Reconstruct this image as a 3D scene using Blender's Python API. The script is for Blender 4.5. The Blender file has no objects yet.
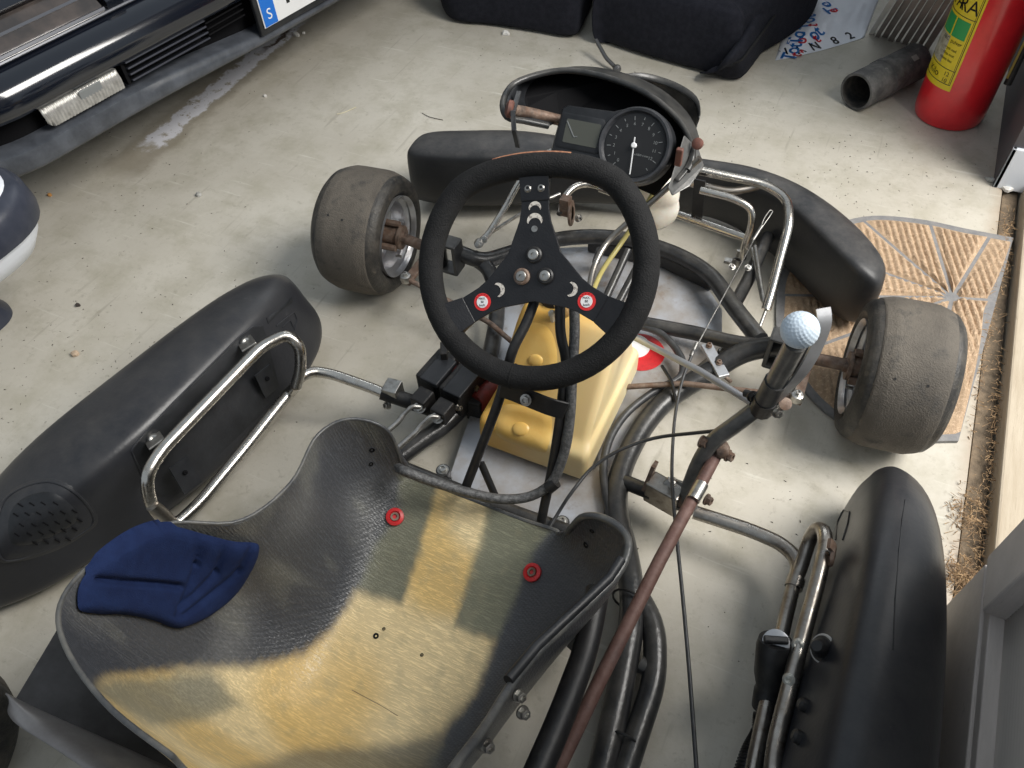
import bpy, bmesh, math, random
from math import sin, cos, pi, sqrt
from mathutils import Vector, Matrix, noise
from mathutils.bvhtree import BVHTree
random.seed(7)
SC = bpy.context.scene
COL = SC.collection

# ------------------------------------------------------------------ camera, world, lights, exposure
CAM = Vector((.317, -.973, 1.116)); YAW, PITCH, ROLL, FPX = -.4908, -.8829, -.0681, 775.
FWD = Vector((sin(YAW)*cos(PITCH), cos(YAW)*cos(PITCH), sin(PITCH)))
R0 = Vector((cos(YAW), -sin(YAW), 0)); U0 = R0.cross(FWD)
RT = cos(ROLL)*R0 + sin(ROLL)*U0; UP = -sin(ROLL)*R0 + cos(ROLL)*U0
cd = bpy.data.cameras.new('camera'); co = bpy.data.objects.new('camera', cd); COL.objects.link(co)
cd.sensor_width = 36.0; cd.lens = 36.0*FPX/1024; cd.clip_start = .02
m = Matrix((RT, UP, -FWD)).transposed().to_4x4(); m.translation = CAM
co.matrix_world = m; SC.camera = co

w = bpy.data.worlds.new('world'); SC.world = w; w.use_nodes = True
bg = w.node_tree.nodes['Background']; bg.inputs[0].default_value = (.80, .90, 1.0, 1); bg.inputs[1].default_value = .42

def area(name, loc, target, sx, sy, energy, color):
    l = bpy.data.lights.new(name, 'AREA'); l.shape = 'RECTANGLE'; l.size = sx; l.size_y = sy; l.energy = energy; l.color = color
    o = bpy.data.objects.new(name, l); COL.objects.link(o); o.location = loc
    o.rotation_euler = (Vector(target)-Vector(loc)).to_track_quat('-Z', 'Y').to_euler()
    return o
area('doorway_daylight', (1.9, .35, 2.5), (-.1, .1, 0), 1.8, 1.5, 146, (1, .97, .92))
area('back_area_light', (-.6, 3.6, 2.2), (-.2, .3, 0), 3.0, 1.4, 50, (.93, .97, 1))  # cool area light just behind the back wall, which has no opening
SC.view_settings.view_transform = 'Standard'; SC.view_settings.look = 'None'
SC.view_settings.exposure = 0.10; SC.view_settings.gamma = 1.0

# ------------------------------------------------------------------ pixel helpers (photo pixel -> point at a known height / distance)
def ray(px, py): return FWD + RT*((px-512)/FPX) - UP*((py-384)/FPX)
def P(px, py, z=0.0):
    d = ray(px, py); return CAM + d*((z-CAM.z)/d.z)
def PX(px, py, x):
    d = ray(px, py); return CAM + d*((x-CAM.x)/d.x)
def PY(px, py, y):
    d = ray(px, py); return CAM + d*((y-CAM.y)/d.y)
def PD(px, py, dist): return CAM + ray(px, py)*dist

# ------------------------------------------------------------------ materials
MATS = {}
def mat(name, c1, rough=.5, metal=0., c2=None, scale=20., mixc=(.4, .65), bump=0., bscale=80., coat=0., c3=None, s3=6., m3=(.6, .75),
        rvar=0., attr=False, stretch=None, spec=None, trans=0., sss=0., dust=0., dcol=(.22,.20,.17)):
    if name in MATS: return MATS[name]
    m = bpy.data.materials.new(name); m.use_nodes = True; nt = m.node_tree; N = nt.nodes; L = nt.links
    b = N['Principled BSDF']; b.inputs['Roughness'].default_value = rough; b.inputs['Metallic'].default_value = metal
    b.inputs['Base Color'].default_value = (*c1, 1)
    if coat: b.inputs['Coat Weight'].default_value = coat; b.inputs['Coat Roughness'].default_value = .15
    if spec is not None: b.inputs['Specular IOR Level'].default_value = spec
    if sss:
        b.inputs['Subsurface Weight'].default_value = sss; b.inputs['Subsurface Scale'].default_value = .03
    g = N.new('ShaderNodeNewGeometry'); pos = g.outputs['Position']
    if stretch:
        mp = N.new('ShaderNodeMapping'); mp.inputs['Scale'].default_value = stretch
        L.new(pos, mp.inputs['Vector']); pos = mp.outputs[0]
    cur = None
    if attr:
        a = N.new('ShaderNodeAttribute'); a.attribute_name = 'Col'; cur = a.outputs['Color']
    def layer(cur, ca, cb, sc, rng):
        n = N.new('ShaderNodeTexNoise'); n.inputs['Scale'].default_value = sc; n.inputs['Detail'].default_value = 8; n.inputs['Roughness'].default_value = .65
        L.new(pos, n.inputs['Vector'])
        r = N.new('ShaderNodeMapRange'); r.inputs[1].default_value = rng[0]; r.inputs[2].default_value = rng[1]
        L.new(n.outputs['Fac'], r.inputs[0])
        mx = N.new('ShaderNodeMix'); mx.data_type = 'RGBA'
        L.new(r.outputs[0], mx.inputs[0])
        if cur is None: mx.inputs[6].default_value = (*ca, 1)
        else: L.new(cur, mx.inputs[6])
        mx.inputs[7].default_value = (*cb, 1)
        return mx.outputs[2], r.outputs[0]
    if c2:
        cur, f = layer(cur, c1, c2, scale, mixc)
        if rvar:
            ma = N.new('ShaderNodeMath'); ma.operation = 'MULTIPLY_ADD'; ma.inputs[1].default_value = rvar; ma.inputs[2].default_value = rough
            ma.use_clamp = True; L.new(f, ma.inputs[0]); L.new(ma.outputs[0], b.inputs['Roughness'])
    if c3: cur, _ = layer(cur, c1, c3, s3, m3)
    if dust:   # dust settled on upward facing surfaces
        sx = N.new('ShaderNodeSeparateXYZ'); L.new(g.outputs['Normal'], sx.inputs[0])
        dn_ = N.new('ShaderNodeTexNoise'); dn_.inputs['Scale'].default_value = 16; dn_.inputs['Detail'].default_value = 10; dn_.inputs['Roughness'].default_value = .75; L.new(g.outputs['Position'], dn_.inputs['Vector'])
        r1 = N.new('ShaderNodeMapRange'); r1.inputs[1].default_value = .35; r1.inputs[2].default_value = 1.; L.new(sx.outputs['Z'], r1.inputs[0])
        r2 = N.new('ShaderNodeMapRange'); r2.inputs[1].default_value = .38; r2.inputs[2].default_value = .72; L.new(dn_.outputs['Fac'], r2.inputs[0])
        mu = N.new('ShaderNodeMath'); mu.operation = 'MULTIPLY'; L.new(r1.outputs[0], mu.inputs[0]); L.new(r2.outputs[0], mu.inputs[1])
        m2 = N.new('ShaderNodeMath'); m2.operation = 'MULTIPLY'; m2.inputs[1].default_value = dust; L.new(mu.outputs[0], m2.inputs[0])
        dm_ = N.new('ShaderNodeMix'); dm_.data_type = 'RGBA'; L.new(m2.outputs[0], dm_.inputs[0])
        if cur is None: dm_.inputs[6].default_value = (*c1, 1)
        else: L.new(cur, dm_.inputs[6])
        dm_.inputs[7].default_value = (*dcol, 1); cur = dm_.outputs[2]
    if cur is not None: L.new(cur, b.inputs['Base Color'])
    if bump:
        n = N.new('ShaderNodeTexNoise'); n.inputs['Scale'].default_value = bscale; n.inputs['Detail'].default_value = 4
        L.new(pos, n.inputs['Vector'])
        bp = N.new('ShaderNodeBump'); bp.inputs['Strength'].default_value = bump; bp.inputs['Distance'].default_value = .002
        L.new(n.outputs['Fac'], bp.inputs['Height']); L.new(bp.outputs[0], b.inputs['Normal'])
    MATS[name] = m; return m

K = dict(
 frame=mat('frame_paint', (.022,.023,.025), .28, .0, (.06,.06,.06), 35, (.5,.8), .25, 120, c3=(.16,.15,.14), s3=90, m3=(.66,.8), rvar=.15, dust=.35),
 plastic=mat('black_plastic', (.009,.010,.012), .42, 0, (.035,.037,.042), 12, (.4,.8), .12, 160, c3=(.12,.115,.11), s3=45, m3=(.66,.85), rvar=.1),
 plastic_dusty=mat('dusty_black_plastic', (.016,.017,.019), .45, 0, (.035,.035,.037), 10, (.35,.75), .15, 200, c3=(.16,.15,.14), s3=120, m3=(.66,.85), dust=.5, dcol=(.14,.13,.12)),
 chrome=mat('worn_chrome', (.62,.59,.54), .22, 1, (.36,.32,.28), 60, (.45,.8), .08, 200, c3=(.22,.15,.10), s3=60, m3=(.68,.78), rvar=.15),
 chrome_dark=mat('dull_chrome', (.44,.41,.37), .27, 1, (.24,.21,.18), 40, (.4,.75), .06, 200, c3=(.12,.08,.055), s3=40, m3=(.62,.8), rvar=.2),
 steel=mat('zinc_steel', (.52,.51,.48), .38, 1, (.28,.26,.24), 90, (.4,.7)),
 alu=mat('aluminium', (.50,.51,.53), .42, .75, (.36,.36,.37), 14, (.4,.7), .06, 120, c3=(.22,.21,.2), s3=30, m3=(.66,.85)),
 pan=mat('floor_pan_sheet', (.50,.52,.56), .45, .45, (.36,.32,.28), 8, (.40,.64), .05, 90, c3=(.24,.17,.12), s3=22, m3=(.56,.75)),
 rust=mat('rusty_rod', (.13,.065,.052), .62, .1, (.20,.12,.10), 60, (.35,.7), .3, 200, c3=(.07,.045,.045), s3=25, m3=(.55,.8)),
 rusty=mat('rusty_steel', (.16,.10,.07), .6, .3, (.27,.21,.17), 70, (.4,.7), .3, 200, c3=(.05,.04,.035), s3=50, m3=(.5,.7)),
 rubber=mat('tyre_rubber', (.018,.0175,.017), .5, 0, (.085,.075,.062), 30, (.4,.75), .5, 300, c3=(.15,.125,.095), s3=70, m3=(.58,.85)),
 tread=mat('dusty_tread', (.072,.062,.051), .75, 0, (.15,.13,.105), 14, (.35,.7), .8, 420, c3=(.035,.033,.031), s3=28, m3=(.52,.72)),
 lever=mat('lever_grey_paint', (.11,.11,.108), .32, .3, (.20,.195,.185), 40, (.4,.75), .15, 200),
 rim=mat('wheel_rim_alloy', (.62,.63,.66), .3, .8, (.42,.40,.38), 30, (.4,.75), c3=(.2,.12,.07), s3=45, m3=(.64,.8)),
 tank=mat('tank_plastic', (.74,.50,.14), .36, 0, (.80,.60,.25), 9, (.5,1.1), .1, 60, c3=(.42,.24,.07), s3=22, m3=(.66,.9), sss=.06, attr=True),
 suede=mat('wheel_grip_suede', (.009,.009,.0095), .8, 0, (.016,.016,.0165), 40, (.4,.7), .8, 500, c3=(.05,.05,.05), s3=90, m3=(.68,.85), spec=.3),
 spoke=mat('black_spoke_plate', (.006,.006,.008), .42, .0, (.012,.012,.014), 50, (.4,.7), .3, 400),
 red=mat('red_washer', (.65,.025,.03), .4, 0, (.45,.02,.02), 60, (.4,.7)),
 black=mat('black_part', (.012,.012,.013), .45, 0, (.03,.028,.026), 60, (.45,.8), .2, 200),
 hose=mat('hose_black', (.035,.036,.038), .42, 0, (.08,.08,.08), 60, (.45,.8)),
 braid=mat('braided_conduit', (.17,.17,.17), .5, .4, (.08,.08,.08), 200, (.4,.6), .6, 500),
 caliper=mat('brake_cylinder_black', (.018,.017,.017), .45, .2, (.05,.045,.04), 70, (.5,.8), .3, 250),
 redpaint=mat('red_oxide_part', (.22,.025,.018), .5, .1, (.10,.025,.02), 60, (.4,.7)),
 white=mat('white_plastic', (.80,.83,.88), .32, 0, (.72,.75,.8), 5, (.4,.7)),
 wht=mat('white_print', (.82,.82,.82), .5), prt=mat('pale_print', (.20,.21,.21), .5),
 ball=mat('golf_ball_blue_white', (.60,.70,.80), .4, 0),
 navyc=mat('navy_cloth', (.006,.015,.060), .85, 0, (.009,.022,.080), 60, (.4,.7), .5, 700, spec=.25),
 cloth=mat('car_seat_cloth', (.010,.011,.017), .9, 0, (.018,.019,.027), 60, (.4,.7), .9, 600, c3=(.25,.24,.22), s3=220, m3=(.74,.8), spec=.25),
 carpaint=mat('black_car_paint', (.006,.008,.014), .10, 0, coat=.8),
 cartrim=mat('car_lower_trim', (.05,.055,.065), .33, .0, (.11,.12,.14), 20, (.35,.75), .1, 80),
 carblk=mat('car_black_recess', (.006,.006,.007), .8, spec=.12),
 hood=mat('dashboard_hood', (.014,.015,.016), .32, 0, (.04,.04,.04), 16, (.4,.75), .12, 160, c3=(.13,.125,.12), s3=70, m3=(.68,.86), dust=.35),
)

def new_shader(name):
    m = bpy.data.materials.new(name); m.use_nodes = True
    return m, m.node_tree.nodes, m.node_tree.links, m.node_tree.nodes['Principled BSDF']

# ------------------------------------------------------------------ geometry collector
WORLDLOC = {}
def tag(o, label=None, cat=None, group=None, kind=None):
    if label: o['label'] = label
    if cat: o['category'] = cat
    if group: o['group'] = group
    if kind: o['kind'] = kind
    return o
def empty(name, loc, label, cat, group=None):
    o = bpy.data.objects.new(name, None); COL.objects.link(o); o.location = loc; o.empty_display_size = .05
    WORLDLOC[o] = Vector(loc); return tag(o, label, cat, group)

def fillet(pts, rad, n=5, closed=False):
    pts = [Vector(p) for p in pts]
    if rad <= 0 or len(pts) < 3: return pts
    out = []; N = len(pts)
    for i, p in enumerate(pts):
        if not closed and (i == 0 or i == N-1): out.append(p); continue
        a = pts[i-1]-p; b = pts[(i+1) % N]-p
        r = min(rad, a.length*.48, b.length*.48)
        A = p+a.normalized()*r; B = p+b.normalized()*r
        for k in range(n+1):
            t = k/n; out.append(A*(1-t)**2+p*2*t*(1-t)+B*t*t)
    return out

def lerp3(a, b, t): t = max(0, min(1, t)); return tuple(a[i]*(1-t)+b[i]*t for i in range(3))
def sstep(x, a, b):
    t = max(0, min(1, (x-a)/(b-a))); return t*t*(3-2*t)
class G:
    def __init__(s): s.v = []; s.f = []; s.c = []
    def add(s, vs, fs, col=None):
        k = len(s.v); s.v += [Vector(v) for v in vs]; s.f += [tuple(i+k for i in f) for f in fs]
        if col is not None: s.c += col
        return s
    def tube(s, pts, r, seg=12, bend=.03, closed=False, r2=None, flat=None, n=5):
        pts = fillet(pts, bend, n, closed)
        q = [pts[0]]
        for p in pts[1:]:
            if (p-q[-1]).length > 1e-5: q.append(p)
        if closed and (q[0]-q[-1]).length < 1e-5: q.pop()
        pts = q; N = len(pts); T = []
        for i in range(N):
            a = pts[(i-1) % N] if (closed or i) else pts[0]; b = pts[(i+1) % N] if (closed or i < N-1) else pts[-1]
            T.append((b-a).normalized())
        nrm = T[0].orthogonal().normalized(); vs = []
        if flat: nrm = (Vector(flat)-T[0]*Vector(flat).dot(T[0])).normalized()
        tot = sum((pts[i+1]-pts[i]).length for i in range(N-1)); acc = 0
        for i in range(N):
            if i: acc += (pts[i]-pts[i-1]).length
            if flat: nrm = (Vector(flat)-T[i]*Vector(flat).dot(T[i])).normalized()
            else: nrm = (nrm-T[i]*nrm.dot(T[i])).normalized()
            bi = T[i].cross(nrm)
            rr = r if r2 is None else r+(r2-r)*acc/tot
            for k in range(seg):
                a = 2*pi*k/seg
                if flat: # flat = bar of half sizes r (along nrm) and r2 via tuple
                    vs.append(pts[i]+nrm*cos(a)*rr+bi*sin(a)*rr)
                else: vs.append(pts[i]+nrm*cos(a)*rr+bi*sin(a)*rr)
        fs = []
        for i in range(N if closed else N-1):
            j = (i+1) % N
            for k in range(seg):
                l = (k+1) % seg; fs.append((i*seg+k, j*seg+k, j*seg+l, i*seg+l)[::-1])
        if not closed:
            fs.append(tuple(range(seg))); fs.append(tuple((N-1)*seg+k for k in range(seg))[::-1])
        return s.add(vs, fs)
    def bar(s, pts, wv, hw, ht, bend=.0):
        """flat strap following pts: half width hw along vector wv, half thickness ht"""
        pts = fillet(pts, bend, 5); N = len(pts); vs = []; wv = Vector(wv).normalized()
        for i in range(N):
            t = (pts[min(i+1, N-1)]-pts[max(i-1, 0)]).normalized(); a = (wv-t*wv.dot(t)).normalized(); b = t.cross(a)
            vs += [pts[i]+a*hw+b*ht, pts[i]-a*hw+b*ht, pts[i]-a*hw-b*ht, pts[i]+a*hw-b*ht]
        fs = [(0,1,2,3), tuple((N-1)*4+k for k in (3,2,1,0))]
        for i in range(N-1):
            for k in range(4):
                l = (k+1) % 4; fs.append((i*4+k, (i+1)*4+k, (i+1)*4+l, i*4+l))
        return s.add(vs, fs)
    def box(s, c, size, M=None):
        M = M or Matrix.Identity(3); c = Vector(c); vs = []
        for x in (-.5,.5):
            for y in (-.5,.5):
                for z in (-.5,.5): vs.append(c+M @ Vector((x*size[0], y*size[1], z*size[2])))
        return s.add(vs, [(0,1,3,2),(4,6,7,5),(0,4,5,1),(2,3,7,6),(0,2,6,4),(1,5,7,3)])
    def lathe(s, prof, base, axis, seg=32, capend=True, ang0=0):
        axis = Vector(axis).normalized(); u = axis.orthogonal().normalized(); w_ = axis.cross(u); base = Vector(base); vs = []; n = len(prof)
        for k in range(seg):
            a = 2*pi*k/seg+ang0; d = u*cos(a)+w_*sin(a)
            for r, h in prof: vs.append(base+axis*h+d*r)
        fs = []
        for k in range(seg):
            l = (k+1) % seg
            for i in range(n-1): fs.append((k*n+i, l*n+i, l*n+i+1, k*n+i+1))
        if capend:
            if prof[0][0] > 1e-6: fs.append(tuple(k*n for k in range(seg))[::-1])
            if prof[-1][0] > 1e-6: fs.append(tuple(k*n+n-1 for k in range(seg)))
        return s.add(vs, fs)
    def prism(s, outline, vec):
        vec = Vector(vec); n = len(outline); o = [Vector(p) for p in outline]
        fs = [tuple(range(n)), tuple(range(n, 2*n))[::-1]]+[(i, n+i, n+(i+1) % n, (i+1) % n) for i in range(n)]
        return s.add(o+[p+vec for p in o], fs)
    def loft(s, rings, cap=True, closed=True):
        n = len(rings[0]); vs = [Vector(p) for r in rings for p in r]; fs = []
        for i in range(len(rings)-1):
            for k in range(n if closed else n-1):
                l = (k+1) % n; fs.append((i*n+k, i*n+l, (i+1)*n+l, (i+1)*n+k))
        if cap: fs.append(tuple(range(n))[::-1]); fs.append(tuple((len(rings)-1)*n+k for k in range(n)))
        return s.add(vs, fs)
    def build(s, name, mt, parent=None, smooth=True, ang=40, bevel=0, subsurf=0, label=None, solid=0, fixn=True):
        lo = Vector((min(v.x for v in s.v), min(v.y for v in s.v), min(v.z for v in s.v)))
        hi = Vector((max(v.x for v in s.v), max(v.y for v in s.v), max(v.z for v in s.v)))
        c = (lo+hi)/2
        if parent is None: c.z = lo.z
        me = bpy.data.meshes.new(name); me.from_pydata([v-c for v in s.v], [], s.f); me.validate()
        if fixn:
            bm = bmesh.new(); bm.from_mesh(me); bmesh.ops.recalc_face_normals(bm, faces=bm.faces); bm.to_mesh(me); bm.free()
        if s.c and len(s.c) == len(me.vertices):
            a = me.color_attributes.new('Col', 'FLOAT_COLOR', 'POINT')
            for i, cc in enumerate(s.c): a.data[i].color = (*cc, 1)
        if smooth:
            me.shade_smooth()
            if not subsurf: me.set_sharp_from_angle(angle=math.radians(ang))
        me.materials.append(mt)
        o = bpy.data.objects.new(name, me); COL.objects.link(o)
        WORLDLOC[o] = c.copy()
        if parent is not None: o.parent = parent; o.location = c-WORLDLOC[parent]
        else: o.location = c
        if bevel:
            b = o.modifiers.new('bevel', 'BEVEL'); b.width = bevel; b.segments = 2; b.limit_method = 'ANGLE'
        if solid:
            b = o.modifiers.new('solid', 'SOLIDIFY'); b.thickness = solid; b.offset = 0
        if subsurf:
            b = o.modifiers.new('sub', 'SUBSURF'); b.levels = subsurf; b.render_levels = subsurf
        if label: o['label'] = label
        return o

def tube(name, pts, r, mt, parent, **k):
    lab = k.pop('label', None); return G().tube(pts, r, **k).build(name, mt, parent, label=lab)
def bolt(parent, c, axis, r=.006, h=.006, mt=None, name='bolt', washer=True):
    axis = Vector(axis).normalized(); g = G()
    if washer: g.lathe([(r*1.35, 0), (r*1.35, h*.25)], c, axis, 14)
    g.lathe([(r, h*.25), (r, h*.95), (r*.8, h), (r*.55, h), (r*.5, h*.6), (.0001, h*.6)], c, axis, 6)
    return g.build(name, mt or K['steel'], parent, ang=25)
def bvh_of(*objs):
    bpy.context.view_layer.update(); dg = bpy.context.evaluated_depsgraph_get(); vs = []; fs = []
    for o in objs:
        ev = o.evaluated_get(dg); me = ev.to_mesh(); k = len(vs); mw = o.matrix_world
        vs += [mw @ v.co for v in me.vertices]; fs += [tuple(i+k for i in p.vertices) for p in me.polygons]; ev.to_mesh_clear()
    return BVHTree.FromPolygons(vs, fs)
def hit(bvh, px, py):
    d = ray(px, py).normalized(); loc, n, i, t = bvh.ray_cast(CAM, d)
    if loc is None: return None, None
    if n.dot(d) > 0: n = -n
    return loc, n
def spline(pts, n=6, closed=True):
    out = []; N = len(pts); pts = [Vector(p) for p in pts]
    rng = N if closed else N-1
    for i in range(rng):
        if closed: a, b, c, d = (pts[(i+j-1) % N] for j in range(4))
        else: a, b, c, d = pts[max(i-1, 0)], pts[i], pts[i+1], pts[min(i+2, N-1)]
        for k in range(n):
            t = k/n; out.append(.5*((2*b)+(c-a)*t+(2*a-5*b+4*c-d)*t*t+(3*b-a-3*c+d)*t**3))
    if not closed: out.append(pts[-1])
    return out
def conform(name, bvh, outline, mt, parent, h=.006, rings=8, sub=4, puff=2., hfun=None, smooth_outline=True, base=.0, **k):
    o = [Vector((a, b, 0)) for a, b in outline]
    if smooth_outline: o = spline(o, sub)
    n = len(o); c = sum(o, Vector())/n; vs = []; fs = []; last = None
    pts = []
    for j in range(rings+1):
        t = 1-j/(rings+.0)
        row = []
        for i in range(n if j < rings else 1):
            q = c+(o[i]-c)*t; loc, nn = hit(bvh, q.x, q.y)
            tt = t
            while loc is None and tt > 0:
                tt -= .04; q2 = c+(o[i]-c)*max(tt, 0); loc, nn = hit(bvh, q2.x, q2.y)
            hh = h*(1-t**puff)**.5 if puff else h
            if hfun: hh += hfun(q.x, q.y, t)
            row.append(loc+nn*(base+max(hh, .0)) if j or puff == 0 else loc+nn*base)
        pts.append(row)
    if puff == 0:   # skirt
        row = []
        for i in range(n):
            loc, nn = hit(bvh, o[i].x, o[i].y)
            row.append((loc-nn*.001) if loc else pts[0][i]-Vector((0, 0, .003)))
        pts.insert(0, row)
    offs = []
    for r in pts: offs.append(len(vs)); vs += r
    for j in range(len(pts)-2):
        for i in range(n):
            l = (i+1) % n; fs.append((offs[j]+i, offs[j]+l, offs[j+1]+l, offs[j+1]+i))
    for i in range(n): fs.append((offs[-2]+i, offs[-2]+(i+1) % n, offs[-1]))
    return G().add(vs, fs).build(name, mt, parent, **k)
def text(name, s, size, origin, xdir, ydir, mt, parent, ext=.0004, align='CENTER', bold=0., **k):
    c = bpy.data.curves.new(name, 'FONT'); c.body = s; c.size = size; c.extrude = ext; c.align_x = align; c.align_y = 'CENTER'; c.offset = bold*size
    tmp = bpy.data.objects.new('tmp', c); COL.objects.link(tmp); bpy.context.view_layer.update()
    me = tmp.to_mesh(); x = Vector(xdir).normalized(); z = x.cross(Vector(ydir)).normalized(); y = z.cross(x); o = Vector(origin)
    warp = k.pop('warp', None)
    vs = [o+x*v.co.x+y*v.co.y+z*v.co.z if warp is None else warp(v.co) for v in me.vertices]; fs = [tuple(p.vertices) for p in me.polygons]
    tmp.to_mesh_clear(); COL.objects.unlink(tmp); bpy.data.objects.remove(tmp)
    if not fs: return None
    return G().add(vs, fs).build(name, mt, parent, smooth=False, fixn=False, **k)

# ================================================================== THE SETTING
def floor_mat():
    m, N, L, b = new_shader('garage_concrete')
    g = N.new('ShaderNodeNewGeometry'); sep = N.new('ShaderNodeSeparateXYZ'); L.new(g.outputs['Position'], sep.inputs[0])
    def noise(sc, det=8, rough=.6, vec=None, dist=0):
        n = N.new('ShaderNodeTexNoise'); n.inputs['Scale'].default_value = sc; n.inputs['Detail'].default_value = det
        n.inputs['Roughness'].default_value = rough; n.inputs['Distortion'].default_value = dist
        L.new(vec or g.outputs['Position'], n.inputs['Vector']); return n.outputs['Fac']
    def rng(s, a, b_, c=0, d=1):
        r = N.new('ShaderNodeMapRange'); r.inputs[1].default_value = a; r.inputs[2].default_value = b_; r.inputs[3].default_value = c; r.inputs[4].default_value = d
        L.new(s, r.inputs[0]); return r.outputs[0]
    def mix(f, A, B):
        x = N.new('ShaderNodeMix'); x.data_type = 'RGBA'
        if isinstance(f, float): x.inputs[0].default_value = f
        else: L.new(f, x.inputs[0])
        for s, i in ((A, 6), (B, 7)):
            if isinstance(s, tuple): x.inputs[i].default_value = (*s, 1)
            else: L.new(s, x.inputs[i])
        return x.outputs[2]
    def math_(op, A, B=None):
        x = N.new('ShaderNodeMath'); x.operation = op
        for s, i in ((A, 0), (B, 1)):
            if s is None: continue
            if isinstance(s, (int, float)): x.inputs[i].default_value = s
            else: L.new(s, x.inputs[i])
        return x.outputs[0]
    c = mix(rng(noise(3.0), .35, .68), (.475,.44,.37), (.585,.55,.475))
    c = mix(rng(noise(11, 10, .7), .46, .72), c, (.41,.38,.30))
    c = mix(rng(noise(45, 8, .75), .56, .74), c, (.34,.31,.245))
    c = mix(rng(noise(160, 4, .7), .64, .74, 0, .8), c, (.24,.21,.165))
    mp = N.new('ShaderNodeMapping'); mp.inputs['Scale'].default_value = (6, 90, 1); mp.inputs['Rotation'].default_value = (0, 0, .7); L.new(g.outputs['Position'], mp.inputs[0])
    c = mix(rng(noise(1, 4, .5, mp.outputs[0]), .64, .74, 0, .6), c, (.66,.64,.57))
    mp2 = N.new('ShaderNodeMapping'); mp2.inputs['Scale'].default_value = (70, 5, 1); mp2.inputs['Rotation'].default_value = (0, 0, .2); L.new(g.outputs['Position'], mp2.inputs[0])
    c = mix(rng(noise(1, 4, .5, mp2.outputs[0]), .64, .74, 0, .6), c, (.35,.32,.26))
    # worn patch with bare white cement along a crack beside the car (real stain with its own shape)
    A = P(118, 172); B = P(300, 20); d = (B-A).normalized(); n = Vector((d.y, -d.x, 0))
    def dotp(v, k):
        vm = N.new('ShaderNodeVectorMath'); vm.operation = 'DOT_PRODUCT'; L.new(g.outputs['Position'], vm.inputs[0]); vm.inputs[1].default_value = v
        return math_('SUBTRACT', vm.outputs['Value'], k)
    u = dotp(d, A.dot(d)); v = math_('ADD', dotp(n, A.dot(n)), math_('MULTIPLY', math_('SUBTRACT', noise(14, 6, .7), .5), .09))
    av = math_('ABSOLUTE', v)
    ul = (B-A).length
    along = math_('MULTIPLY', rng(u, -.03, .02), rng(u, ul*.93, ul*1.03, 1, 0))
    m1 = math_('MULTIPLY', rng(av, .050, .075, 1, 0), along)
    c = mix(math_('MULTIPLY', m1, .55), c, (.26,.225,.17))
    m2 = math_('MULTIPLY', math_('MULTIPLY', rng(av, .028, .036, 1, 0), along), rng(math_('ADD', u, math_('MULTIPLY', noise(20), .2)), .20, .24))
    m2 = math_('MULTIPLY', m2, rng(noise(26, 8, .8), .40, .46))
    c = mix(m2, c, (.74,.74,.78))
    m3 = math_('MULTIPLY', rng(av, .004, .012, 1, 0), math_('MULTIPLY', along, rng(u, ul*.72, ul*.8)))
    c = mix(m3, c, (.09,.06,.045))
    # dirty earthy strip by the threshold
    x = math_('ADD', sep.outputs['X'], math_('MULTIPLY', math_('SUBTRACT', noise(12), .5), .06))
    c = mix(math_('MULTIPLY', rng(x, .63, .67), .75), c, (.36,.27,.19))
    L.new(c, b.inputs['Base Color'])
    L.new(rng(noise(9), .3, .7, .42, .62), b.inputs['Roughness'])
    bp = N.new('ShaderNodeBump'); bp.inputs['Strength'].default_value = .25; bp.inputs['Distance'].default_value = .002
    L.new(noise(60, 8, .7), bp.inputs['Height']); L.new(bp.outputs[0], b.inputs['Normal'])
    return m
FLOORM = floor_mat()
g = G()
g.box((-1.67, .8, -.05), (4.66, 5.6, .1))
tag(g.build('floor', FLOORM, smooth=False), kind='structure')
woodl = mat('pale_sill_wood', (.50,.43,.33), .75, 0, (.40,.33,.24), 8, (.35,.7), .3, 90, stretch=(12, 1, 12), c3=(.25,.2,.14), s3=20, m3=(.6,.8))
woodg = mat('grey_painted_wood', (.62,.56,.52), .6, 0, (.50,.455,.42), 8, (.35,.7), .3, 60, stretch=(8, 1, 1.4), c3=(.34,.30,.27), s3=30, m3=(.62,.75))
woodd = mat('dark_wall_board', (.055,.06,.08), .55, 0, (.10,.09,.09), 6, (.35,.7), .15, 60)
whitep = mat('white_trim_paint', (.74,.78,.84), .4, 0, (.6,.6,.6), 12, (.5,.8))
soil = mat('threshold_dirt', (.11,.085,.06), .95, 0, (.24,.18,.12), 40, (.35,.65), .9, 200)
ground = mat('outside_ground', (.55,.53,.48), .9, 0, (.45,.43,.38), 4, (.35,.7))
tag(G().box((.680, .27, -.03), (.03, 1.18, .04)).build('trim_1', soil, smooth=False), kind='structure', label='dirt filled groove between floor and door sill')
tag(G().box((.755, .27, -.01), (.11, 1.18, .075)).build('trim_2', woodl, smooth=False, bevel=.004), kind='structure', label='pale weathered wooden door sill beam')
tag(G().box((2.3, .3, -.06), (3.0, 5, .02)).build('ground', ground, smooth=False), kind='structure')
# right wall, rear part: post with white end face, dark boarding behind it
wr = tag(G().box((.770, 1.96, 1.2), (.26, 2.34, 2.4)).build('wall_right', woodd, smooth=False), kind='structure')
G().box((.645, .786, .05), (.010, .010, .10)).build('corner_strip', whitep, wr, smooth=False, bevel=.002)
G().box((.765, .786, .05), (.25, .010, .10)).build('end_plinth', whitep, wr, smooth=False, bevel=.002)
tag(G().box((-1.3, 3.3, 1.2), (4.6, .1, 2.4)).build('wall_back', mat('back_wall_plaster', (.45,.44,.42), .8), smooth=False), kind='structure')
tag(G().box((-3.2, .9, 1.2), (.1, 4.8, 2.4)).build('wall_left', MATS['back_wall_plaster'], smooth=False), kind='structure')
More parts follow.
